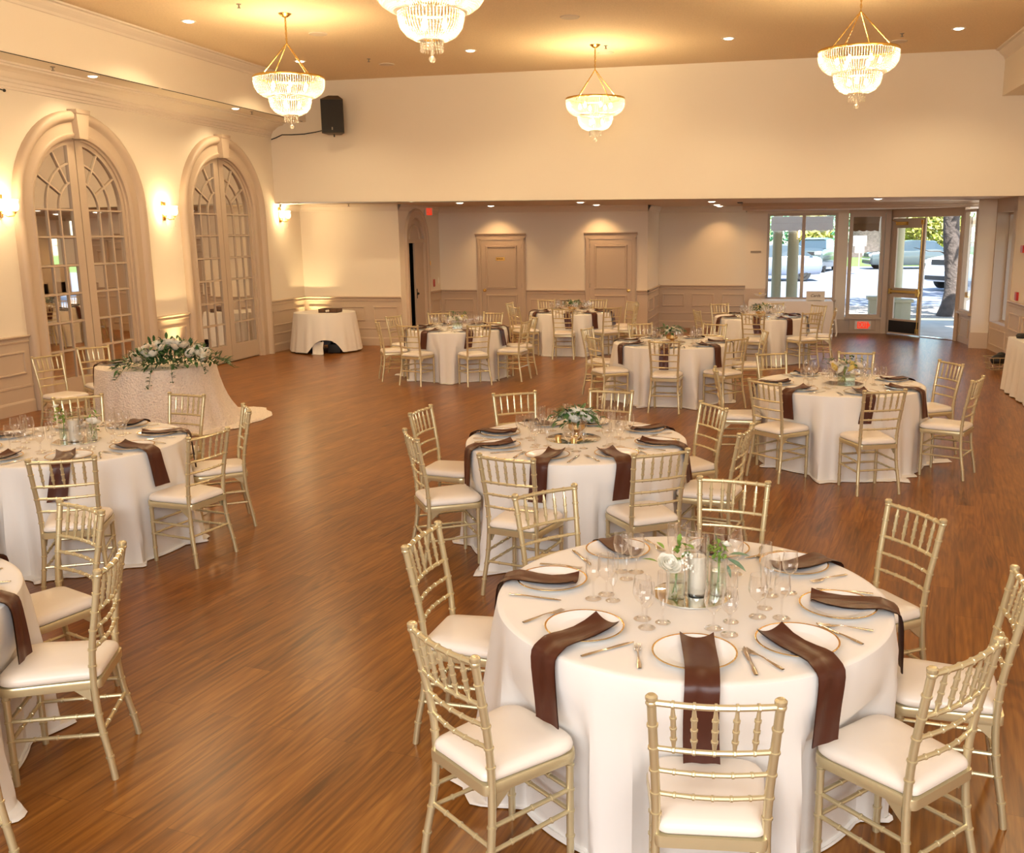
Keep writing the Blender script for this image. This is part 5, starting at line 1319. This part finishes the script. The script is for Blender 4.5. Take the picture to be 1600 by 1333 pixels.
for s, (u0, v0, du, dv, dz, n) in enumerate(((-0.30, -0.15, -0.9, -0.6, -0.9, 9), (-0.12, -0.20, -0.3, -0.7, -1.4, 9), (0.02, -0.22, 0.1, -0.6, -1.5, 7), (0.36, -0.05, 1.1, -0.1, -0.6, 9), (-0.4, 0.0, -1.0, 0.2, -0.2, 7), (0.05, 0.02, 0.0, 0.1, 1.3, 6), (0.25, -0.18, 0.5, -0.6, -1.0, 7))):
    m = MB(); p = Vector(jl(u0, v0, 0.045)); d = Vector(jl(du, dv, 0))*0.02; pts = [p.copy()]
    for i in range(n):
        p = p+d*1.0+Vector((0, 0, (0.008 if dz < 0 and i < 2 else dz*0.018))); pts.append(p.copy())
        for sd in (-1, 1): leaf(m, p, (d*40+Vector((rnd.uniform(-1, 1)*sd, rnd.uniform(-1, 1), 0.2))), 0.045, 0.024)
    m.tube(pts, 0.002, 4); m.build('trailing_vine', 'leaf', b)
# candle pair lit near the bouquet
for i, (x, y) in enumerate(((-7.02, 9.72), )):
    root = empty('taper_candle', (x+0.2, y+0.42, HT+0.003)); tag(root, 'lit tealight glass behind the big bouquet', 'candle')
    m = MB(); m.lathe([(0.0001, 0.002), (0.025, 0.002), (0.028, 0.18), (0.026, 0.18), (0.023, 0.006), (0.0001, 0.006)], 16, cap=False); m.build('glass_body', 'glass', root)
    m = MB(); m.lathe([(0.0001, 0.006), (0.018, 0.006), (0.018, 0.12), (0.0001, 0.12)], 12); m.build('wax_body', 'wax', root)
    m = MB(); m.lathe([(0.0001, 0.125), (0.006, 0.135), (0.004, 0.15), (0.0001, 0.162)], 8); m.build('flame', 'flame', root)

# ================================================================== CORNER ROUND TABLE
LC = (-8.50, 17.42); RL = 0.585
def corner_cloth(R, H, hem, flare, notch, seed, nf):
    P = []; N = 144; rnd = random.Random(seed)
    for i in range(N):
        th = 2*pi*i/N; d = (th-rad(-66)+pi) % (2*pi)-pi
        lo = hem+(0.24*max(0, 1-(abs(d)/0.50)**2.5) if notch else 0.0)
        fold = sin(nf*th+seed)*0.6+sin((nf*1.7)*th)*0.3
        col = [(R*t, H) for t in (0.0001, 0.5, 0.9)]+[(R+0.002, H-0.004), (R+0.005, H-0.02)]
        for s in (0.1, 0.25, 0.4, 0.55, 0.7, 0.85, 1.0):
            z = H-(H-lo)*s; q = (H-z)/H
            col.append((R+0.006+flare*q+fold*0.022*q, z))
        P.append([(q*cos(th), q*sin(th), z) for q, z in col])
    m = MB(); m.grid(P, closed_u=True); return m
corner_cloth(RL, HT+0.004, 0.035, 0.10, True, 5, 17)
tag(corner_cloth(RL, HT+0.004, 0.03, 0.10, True, 5, 17).build('tablecloth', 'cloth', loc=(*LC, 0)), 'ivory cloth lifted at the front on the round corner table', 'tablecloth')
m = MB(); P = []
for i in range(9):
    u = (i/8-0.5); P.append([(LC[0]+0.12+u*0.22, LC[1]-0.60-0.02*sin(i*1.3), 0.24), (LC[0]+0.12+u*0.22, LC[1]-0.62-0.01*sin(i*1.9), 0.12), (LC[0]+0.13+u*0.23, LC[1]-0.64, 0.012), (LC[0]+0.13+u*0.24, LC[1]-0.70, 0.006)])
m.grid(P); tag(m.build('hanging_napkin', 'cloth'), 'inner cloth panel showing below the lifted corner tablecloth', 'cloth')
root = empty('round_table', (*LC, 0)); tag(root, 'round table under the lifted cloth in the corner', 'table')
t = MB(); t.lathe([(0.0001, HT-0.03), (RL-0.01, HT-0.03), (RL-0.01, HT), (0.0001, HT)], 40); t.build('tabletop', 'grey', root)
for q in range(4):
    a = pi/4+q*pi/2; t = MB(); t.tube([(0.30*cos(a), 0.30*sin(a), 0), (0.26*cos(a), 0.26*sin(a), HT-0.03)], 0.014, 8); t.build('leg', 'black', root)
for i, (x, y, s_) in enumerate(((-8.62, 17.12, 0.30), (-8.18, 17.16, 0.24))):
    m = MB(); m.box2((-s_/2, -0.14, 0), (s_/2, 0.14, 0.17)); m.tube([(-0.08, 0, 0.17), (-0.06, 0, 0.21), (0.06, 0, 0.21), (0.08, 0, 0.17)], 0.008, 6); o = m.build('black_bag', 'black', loc=(x, y, 0.003), bevel=0.02); o.rotation_euler = (0, 0, 0.2*i)
    tag(o, ['black bag under the corner table, left one', 'black bag under the corner table, right one'][i], 'bag')
root = empty('wooden_tray', (LC[0]+0.20, LC[1]-0.16, HT+0.006), 0.05); tag(root, 'low dark wooden box with a pale bow on the corner table', 'box')
m = MB(); m.box2((-0.19, -0.13, 0), (0.19, 0.13, 0.012)); m.box2((-0.19, -0.13, 0.0), (0.19, -0.115, 0.07)); m.box2((-0.19, 0.115, 0.0), (0.19, 0.13, 0.07)); m.box2((-0.19, -0.13, 0), (-0.175, 0.13, 0.07)); m.box2((0.175, -0.13, 0), (0.19, 0.13, 0.07)); m.build('box_body', mat('dark_wood', (0.10, 0.045, 0.02), 0.5, var=(12, 0.4)), root, smooth=False)
m = MB(); m.sphere((-0.02, -0.14, 0.035), 0.022, 8, 6, (1, 0.4, 1)); m.sphere((0.015, -0.14, 0.04), 0.022, 8, 6, (1, 0.4, 1)); m.build('ribbon_bow', 'card', root)
# ================================================================== GIFT TABLE
GX0, GX1, GY0, GY1 = -0.46, 1.29, 21.05, 21.80
m = MB(); P = []; N = 40
def rectpt(t):
    per = [(GX0, GY0), (GX1, GY0), (GX1, GY1), (GX0, GY1)]
    k = int(t*4) % 4; f = t*4-int(t*4); a, b_ = per[k], per[(k+1) % 4]; return (a[0]+(b_[0]-a[0])*f, a[1]+(b_[1]-a[1])*f)
cxg, cyg = (GX0+GX1)/2, (GY0+GY1)/2
for i in range(160):
    x, y = rectpt(i/160); col = []
    for t in (0.001, 0.9, 0.99): col.append((cxg+(x-cxg)*t, cyg+(y-cyg)*t, HT))
    for s in (0.02, 0.3, 0.6, 0.98):
        f = 1+0.0*s+0.012*s*sin(i*1.1)+0.01*s; col.append((cxg+(x-cxg)*f, cyg+(y-cyg)*f*(1), HT*(1-s)))
    P.append(col)
m.grid(P, closed_u=True); tag(m.build('tablecloth', 'cloth'), 'ivory cloth on the long table under the wide entrance window', 'tablecloth')
root = empty('folding_table', (cxg, cyg, 0)); tag(root, 'long rectangular table below the wide entrance window', 'table')
t = MB(); t.box2((GX0-cxg+.02, GY0-cyg+.02, HT-0.035), (GX1-cxg-.02, GY1-cyg-.02, HT-0.004)); t.build('tabletop', 'grey', root, smooth=False)
for sx in (-1, 1):
    for sy in (-1, 1): t = MB(); t.tube([(sx*0.75, sy*0.28, 0), (sx*0.75, sy*0.28, HT-0.03)], 0.014, 8); t.build('leg', 'black', root)
root = empty('table_sign', (0.93, 21.25, HT+0.002)); tag(root, 'upright white Cards sign on the window table', 'sign')
m = MB(); m.box2((-0.19, -0.01, 0), (0.19, 0.01, 0.20)); m.box2((-0.12, -0.01, -0.0), (0.12, 0.08, 0.008)); m.build('sign_board', 'card', root, smooth=False)
me = text_mb('Cards', 0.085, 0.3); me.materials.append(MT['ink']); me.transform(Matrix.Translation((-0.005, -0.0125, 0.105)) @ Matrix.Rotation(rad(90), 4, 'X')); link('lettering', me, root)
root = empty('glass_dish', (-0.22, 21.3, HT+0.002)); tag(root, 'wide shallow glass dish at the left of the window table', 'bowl')
m = MB(); m.lathe([(0.05, 0), (0.05, 0.004), (0.01, 0.01), (0.01, 0.08), (0.09, 0.10), (0.15, 0.14), (0.147, 0.14), (0.0001, 0.09)], 24, cap=False); m.build('dish_body', 'glass', root)
m = MB(); m.sphere((0, 0, 0.13), 0.035, 10, 6); m.build('candle_ball', 'petaly', root)
# ribbon hanging at the right end of the table
m = MB(); m.grid([[(GX1+0.06+0.02*sin(z*12)+d, GY0+0.05, z) for z in (0.70, 0.55, 0.40, 0.25, 0.10, 0.02)] for d in (0, 0.035)]); tag(m.build('hanging_ribbon', 'card'), 'pale ribbon hanging beside the window table', 'ribbon')
# ================================================================== RIGHT EDGE TABLE
KX0, KX1, KY0, KY1 = 3.24, 3.98, 11.9, 14.35
P = []
per = [(KX0, KY0), (KX1, KY0), (KX1, KY1), (KX0, KY1)]
cxk, cyk = (KX0+KX1)/2, (KY0+KY1)/2
for i in range(200):
    t = i/200; k = int(t*4); f = t*4-k; a, b_ = per[k], per[(k+1) % 4]; x, y = a[0]+(b_[0]-a[0])*f, a[1]+(b_[1]-a[1])*f
    col = [(cxk+(x-cxk)*q, cyk+(y-cyk)*q, HT) for q in (0.001, 0.9, 0.99)]
    nx, ny = (x-cxk)/(KX1-cxk), (y-cyk)/(KY1-cyk); l = max(abs(nx), abs(ny)); nx, ny = (nx if abs(nx) > .98 else 0), (ny if abs(ny) > .98 else 0)
    for s in (0.02, 0.3, 0.6, 0.85, 0.98):
        o_ = s*(0.03+0.022*sin(i*0.9)+0.015*sin(i*2.1)); col.append((x+nx*o_, y+ny*o_, HT*(1-s)))
    P.append(col)
m = MB(); m.grid(P, closed_u=True); tag(m.build('tablecloth', 'cloth'), 'ivory skirted cloth on the table cut by the right edge', 'tablecloth')
root = empty('folding_table', (cxk, cyk, 0)); tag(root, 'long table against the right wall cut by the photo edge', 'table')
t = MB(); t.box2((KX0-cxk+.02, KY0-cyk+.02, HT-0.035), (KX1-cxk-.02, KY1-cyk-.02, HT-0.004)); t.build('tabletop', 'grey', root, smooth=False)
for sx in (-1, 1):
    for sy in (-1, 1): t = MB(); t.tube([(sx*0.28, sy*1.05, 0), (sx*0.28, sy*1.05, HT-0.03)], 0.014, 8); t.build('leg', 'black', root)
m = MB(); m.lathe([(0.0001, 0), (0.07, 0.0), (0.085, 0.03), (0.06, 0.06), (0.0001, 0.07)], 16, (3.36, 14.1, HT+0.003)); tag(m.build('black_pouch', 'black'), 'small black domed item on the right edge table', 'bag')
root = empty('wire_basket', (3.62, 16.55, 0.0), 0.2); tag(root, 'wire basket with black items on the floor by the right wall', 'basket')
m = MB()
for z, q in ((0.01, 0.15), (0.10, 0.17), (0.20, 0.19)):
    m.tube([(q, q*0.8, z), (-q, q*0.8, z), (-q, -q*0.8, z), (q, -q*0.8, z)], 0.006, 5, closed=True)
for i in range(14):
    a = 2*pi*i/14; ca, sa = cos(a), sin(a); l = max(abs(ca), abs(sa)); ca, sa = ca/l, sa/l; m.tube([(ca*0.15, sa*0.12, 0.01), (ca*0.19, sa*0.152, 0.20)], 0.004, 4)
m.build('wire_frame', 'gold', root)
m = MB(); m.sphere((0, 0, 0.15), 0.13, 12, 8, (1, 0.8, 0.7)); m.sphere((0.05, 0.03, 0.22), 0.08, 10, 6, (1, 0.7, 0.7)); m.build('black_contents', 'black', root)
# ================================================================== OUTSIDE
m = MB(); m.add([(-30, 22.3, -0.06), (40, 22.3, -0.06), (40, 26.2, -0.06), (-30, 26.2, -0.06)], [(0, 1, 2, 3)]); m.add([(2.6, 20.6, -0.055), (9, 18.0, -0.055), (9, 22.3, -0.055), (2.4, 22.3, -0.055)], [(0, 1, 2, 3)])
struct(m.build('floor', 'walk', smooth=False), 'concrete walk outside the entrance')
m = MB(); m.add([(-30, 30.5, -0.10), (60, 30.5, -0.10), (60, 62, 0.05), (-30, 62, 0.05)], [(0, 1, 2, 3)]); struct(m.build('floor', 'asphalt', smooth=False), 'street and parking asphalt outside')
m = MB(); N = 30; rnd = random.Random(6)
P = [[(-30+70*i/60, 26.2+4.3*j/8, -0.05+rnd.uniform(0, 0.05)) for j in range(9)] for i in range(61)]
m.grid(P); tag(m.build('mulch_bed', 'mulch'), 'strip of bark mulch between walk and street', 'ground', kind='stuff')
m = MB(); m.add([(-40, 62, 0.06), (70, 62, 0.06), (70, 125, 0.1), (-40, 125, 0.1)], [(0, 1, 2, 3)]); tag(m.build('lawn', 'grass', smooth=False), 'sunlit lawn across the street', 'grass', kind='stuff')
def leafcloud(seed, n, c, R, size, m_):
    rnd = random.Random(seed); m = MB()
    for i in range(n):
        while True:
            p = Vector((rnd.uniform(-1, 1), rnd.uniform(-1, 1), rnd.uniform(-1, 1)))
            if 0.25 < p.length < 1: break
        p = Vector((p.x*R[0], p.y*R[1], p.z*R[2]))+Vector(c)
        d = Vector((rnd.uniform(-1, 1), rnd.uniform(-1, 1), rnd.uniform(-1, .6))).normalized(); s = d.cross(Vector((rnd.uniform(-1, 1), rnd.uniform(-1, 1), rnd.uniform(-1, 1)))).normalized(); q = size*rnd.uniform(0.6, 1.3)
        m.add([p-d*q, p+s*q*0.5, p+d*q, p-s*q*0.5], [(0, 1, 2, 3)])
    return m
def tree(x, y, r, h, lean, label, seed, crown=None, mtl='canopy', branch=True):
    root = empty('tree', (x, y, -0.06)); tag(root, label, 'tree')
    m = MB(); pts = []; rr = []
    for i in range(15):
        t = i/14; pts.append((lean*t*t+0.05*sin(t*9), 0.04*sin(t*7), h*t)); rr.append(r*(1.55 if i == 0 else 1.15 if i == 1 else 1-0.25*t))
    m.tube(pts, rr, 14)
    top = Vector(pts[9])
    if branch:
        m.tube([top, top+Vector((-0.35, 0, 0.5)), top+Vector((-1.1, 0.1, 1.0)), top+Vector((-2.2, 0.3, 1.7))], [r*0.7, r*0.6, r*0.45, r*0.2], 10)
        m.tube([Vector(pts[8]), Vector(pts[8])+Vector((0.7, 0, 0.8)), Vector(pts[8])+Vector((1.6, 0.1, 2.1))], [r*0.6, r*0.45, r*0.2], 10)
    m.build('trunk', 'bark', root)
    if crown: leafcloud(seed, crown[0], (lean+crown[1], 0, h*0.95+crown[2]), crown[3], crown[4], mtl).build('crown', mtl, root, smooth=False)
    return root
tree(4.66, 27.2, 0.235, 4.6, -0.28, 'grey trunked street tree seen through the open entrance', 1, (1500, -0.6, 1.6, (4.2, 3.4, 1.9), 0.22))
root = bpy.data.objects['tree']
m = MB(); m.tube([(-0.15, 0.05, 1.62), (-0.35, 0.05, 1.72), (-0.6, 0.1, 1.72), (-1.0, 0.1, 1.82)], [0.02, 0.015, 0.012, 0.008], 6); m.build('low_twig', 'bark', root)
tree(7.4, 84, 1.4, 9.0, 0.3, 'broad tree trunk on the lawn seen through the narrow window', 2, (900, 0, 5, (5, 4, 3.5), 0.6))
for i, (x, y, z, R, n, mt, lb) in enumerate(((-9, 92, 3.6, (9, 3, 3.4), 1500, 'hedge', 'green hedge behind the parked cars, leftmost'), (3.5, 104, 4.5, (6.5, 3, 4.2), 1300, 'canopy', 'blue-green trees beyond the parked cars'), (3.2, 86, 2.1, (1.8, 2, 1.8), 600, 'shrub', 'yellowish shrub left of the far trunk'), (12.5, 86, 2.7, (3, 2, 2.4), 900, 'shrub', 'olive shrub right of the far trunk'), (12, 116, 9.4, (30, 3, 9.5), 4200, 'hedge', 'tall green treetops above the street, enlarged for the floor reflection'), (20, 82, 2.2, (4, 2, 1.8), 900, 'hedge', 'low hedge across the street beyond the entrance'))):  # tall treetops enlarged and brightened so the floor reflects green
    o = leafcloud(40+i, int(n*2.2), (0, 0, 0), R, 0.27, mt).build('shrub' if i in (2, 3) else 'hedge' if i in (0, 5) else 'tree_foliage', mt, smooth=False, loc=(x, y, z)); tag(o, lb, 'plant')
# overhead street tree crowns that break up the sunlight
for i, (x, y) in enumerate(((-4.5, 38), (-9.5, 47), (13, 38), (10.5, 31.5))):
    root = empty('tree', (x, y, 0)); tag(root, ['street tree left of the entrance view', 'second street tree beyond the wide window', 'street tree right of the entrance view', 'nearer street tree right of the doorway'][i], 'tree')
    leafcloud(70+i, 1100, (0, 0, 7.2), (3.6, 3.2, 1.5), 0.34, 'canopy').build('crown', 'canopy', root, smooth=False)
    m = MB(); m.tube([(0, 0, -0.1), (0, 0, 3.5), (0, 0, 6.8)], [0.2, 0.16, 0.08], 8)
    m.build('trunk', 'bark', root)
# portico columns
def column(x, y, r, h, label, cap=True):
    root = empty('portico_column', (x, y, -0.06)); tag(root, label, 'column')
    m = MB(); m.lathe([(r*1.35, 0), (r*1.35, 0.12), (r*1.15, 0.16), (r, 0.2), (r*0.92, h-0.12), (r*1.1, h-0.08), (r*1.2, h)], 20); m.build('shaft', 'outcol', root)
column(0.12, 24.6, 0.12, 3.1, 'left portico column outside the wide window'); column(0.50, 24.6, 0.14, 3.1, 'right portico column outside the wide window')
column(2.98, 25.0, 0.16, 3.1, 'portico column seen through the closed glass door')
root = empty('stone_pedestal', (3.06, 24.2, -0.06)); tag(root, 'square panelled stone pedestal outside the glass door', 'pedestal')
m = MB(); m.box2((-0.18, -0.18, 0), (0.18, 0.18, 0.60)); m.box2((-0.23, -0.23, 0.60), (0.23, 0.23, 0.67)); m.box2((-0.21, -0.21, 0), (0.21, 0.21, 0.08)); m.build('pedestal_body', 'outcol', root, smooth=False, bevel=0.008)
root = empty('stone_pedestal', (2.48, 24.2, -0.06)); tag(root, 'second pedestal edge outside the narrow window', 'pedestal')
m = MB(); m.box2((-0.18, -0.18, 0), (0.18, 0.18, 0.66)); m.box2((-0.23, -0.23, 0.66), (0.23, 0.23, 0.73)); m.build('pedestal_body', 'outcol', root, smooth=False, bevel=0.008)
m = MB(); m.add([(-2.5, 22.4, 3.12), (5.5, 22.4, 3.12), (5.5, 25.2, 3.12), (-2.5, 25.2, 3.12)], [(0, 1, 2, 3)]); m.box2((-2.5, 24.3, 2.95), (3.6, 25.0, 3.2)); struct(m.build('ceiling', 'outcol', smooth=False), 'portico roof outside the windows')
m = MB(); m.add([(-12, 23.3, -0.06), (-0.55, 23.05, -0.06), (-0.55, 23.05, 5.3), (-12, 23.3, 5.3)], [(0, 1, 2, 3)]); m.add([(-0.6, 22.3, 2.64), (5, 22.3, 2.64), (5, 22.3, 5.3), (-0.6, 22.3, 5.3)], [(0, 1, 2, 3)]); m.add([(5, 22.3, 2.86), (5, 14, 2.86), (5, 14, 5.3), (5, 22.3, 5.3)], [(0, 1, 2, 3)]); m.add([(-12, 17.5, 5.3), (5, 17.5, 5.3), (5, 23, 5.3), (-12, 23, 5.3)], [(0, 1, 2, 3)]); m.add([(-0.55, 20.6, 2.84), (5, 20.6, 2.84), (5, 22.3, 2.84), (-0.55, 22.3, 2.84)], [(0, 1, 2, 3)]); m.add([(5, 18.0, 0), (5, 18.0, 5.3), (4.08, 18.14, 5.3), (4.08, 18.14, 0)], [(0, 1, 2, 3)])
m.add([(4.4, 17.3, 2.76), (5.0, 17.3, 2.76), (5.0, 20.6, 2.76), (4.4, 20.6, 2.76)], [(0, 1, 2, 3)])
struct(m.build('wall_outside', 'outcol', smooth=False), 'outer wall of the building')
root = empty('reflected_lantern', (0.62, 24.28, 2.2)); tag(root, 'small lit lantern shape, put in for a reflection in the wide window', 'lamp')  # lantern shape added to imitate a reflection in the window pane
m = MB(); m.box2((-0.05, -0.05, -0.18), (0.05, 0.05, -0.17)); m.box2((-0.06, -0.06, 0.08), (0.06, 0.06, 0.1)); m.tube([(0, 0, 0.1), (0, 0, 0.75)], 0.006, 5); [m.tube([(a*0.045, b_*0.045, -0.17), (a*0.045, b_*0.045, 0.08)], 0.005, 4) for a in (-1, 1) for b_ in (-1, 1)]; m.build('lantern_frame', 'brass', root)
m = MB(); m.lathe([(0.02, -0.14), (0.025, -0.05), (0.02, 0.05)], 8); m.build('lantern_glow', 'shade', root)
# street sign
root = empty('street_sign', (4.35, 52, 0)); tag(root, 'white street sign on a post seen through the narrow window', 'sign')
m = MB(); m.tube([(0, 0, 0), (0, 0, 1.75)], 0.03, 6); m.build('sign_post', 'grey', root)
m = MB(); m.box2((-0.32, -0.02, 1.45), (0.32, 0.02, 1.95)); m.box2((-0.22, -0.02, 1.1), (0.22, 0.02, 1.43)); m.build('sign_plate', 'white_metal', root, smooth=False)
# cars
def car(x, y, rz, paint, label, suv=False, L=4.7):
    root = empty('parked_car', (x, y, 0.0), rz); tag(root, label, 'car', None); W = 0.92; h = 0.30 if suv else 0.1
    sec = [(-L/2, 0.45, 0.72+h), (-L/2+0.12, 0.30, 0.86+h), (-L/2+1.15, 0.25, 1.0+h), (L/2-1.0, 0.25, 1.05+h), (L/2-0.1, 0.30, 0.95+h), (L/2, 0.45, 0.85+h)]
    m = MB(); P = []
    for xx, z0, z1 in sec:
        k = 0.86 if abs(xx) > L/2-0.05 else 0.97 if abs(xx) > L/2-0.2 else 1
        P.append([(xx, -W*k*0.9, z0), (xx, -W*k, z0+0.12), (xx, -W*k, z1-0.2), (xx, -W*k*0.9, z1-0.02), (xx, 0, z1+0.03), (xx, W*k*0.9, z1-0.02), (xx, W*k, z1-0.2), (xx, W*k, z0+0.12), (xx, W*k*0.9, z0), (xx, -W*k*0.9, z0)])
    m.grid(P); m.add(P[0][:-1], [tuple(range(9))]); m.add(P[-1][:-1], [tuple(range(9))]); m.build('car_body', paint, root)
    m = MB(); P = []
    for xx, z, k in ((-L/2+1.05, 0.98+h, 0.9), (-L/2+1.75, 1.42+h, 0.74), (-L/2+2.5, 1.50+h, 0.72), (L/2-1.1, 1.46+h, 0.72), (L/2-0.45, 1.0+h, 0.86)):
        P.append([(xx, -W*0.93, 0.95+h), (xx, -W*k, z), (xx, W*k, z), (xx, W*0.93, 0.95+h)])
    m.grid(P); m.build('car_windows', 'carglass', root, smooth=False)
    m = MB(); P = []
    for xx, z in ((-L/2+1.72, 1.43+h), (-L/2+2.5, 1.52+h), (L/2-1.1, 1.48+h), (L/2-0.95, 1.42+h)): P.append([(xx, -W*0.73, z-0.02), (xx, -W*0.6, z+0.03), (xx, W*0.6, z+0.03), (xx, W*0.73, z-0.02)])
    m.grid(P); m.build('car_roof', paint, root)
    for sx in (-1, 1):
        for sy in (-1, 1):
            m = MB(); m.lathe([(0.0001, -0.02), (0.18, -0.03), (0.2, 0), (0.33, 0.0), (0.35, 0.03), (0.35, 0.19), (0.33, 0.22)], 18, (sx*(L/2-0.85), sy*(W-0.05), 0.35), Matrix.Rotation(rad(90)*sy, 3, 'X')); m.build('wheel', 'tire', root)
    m = MB(); m.box2((-L/2-0.02, -0.45, 0.62+h), (-L/2+0.06, 0.45, 0.82+h)); m.box2((-L/2-0.03, -0.75, 0.36), (-L/2+0.05, 0.75, 0.52)); m.build('front_grille', 'black', root, smooth=False)
    m = MB(); m.box2((-L/2-0.01, -0.8, 0.68+h), (-L/2+0.1, -0.5, 0.8+h)); m.box2((-L/2-0.01, 0.5, 0.68+h), (-L/2+0.1, 0.8, 0.8+h)); m.box2((-L/2-0.04, -0.8, 0.53+h*0.5), (-L/2+0.02, 0.8, 0.58+h*0.5)); m.build('headlight', 'card', root, smooth=False)
    return root
car(2.35, 56, rad(75), 'carg', 'grey-green car parked facing the building beyond the wide window', True)
car(-0.2, 46.0, rad(8), 'carb', 'silver-blue car behind the portico columns', False)
car(8.2, 40.0, rad(35), 'carw', 'white car glowing in the open doorway', True, 5.0)
car(7.6, 59.0, rad(10), 'carg', 'silver car blurred through the closed glass door', False)
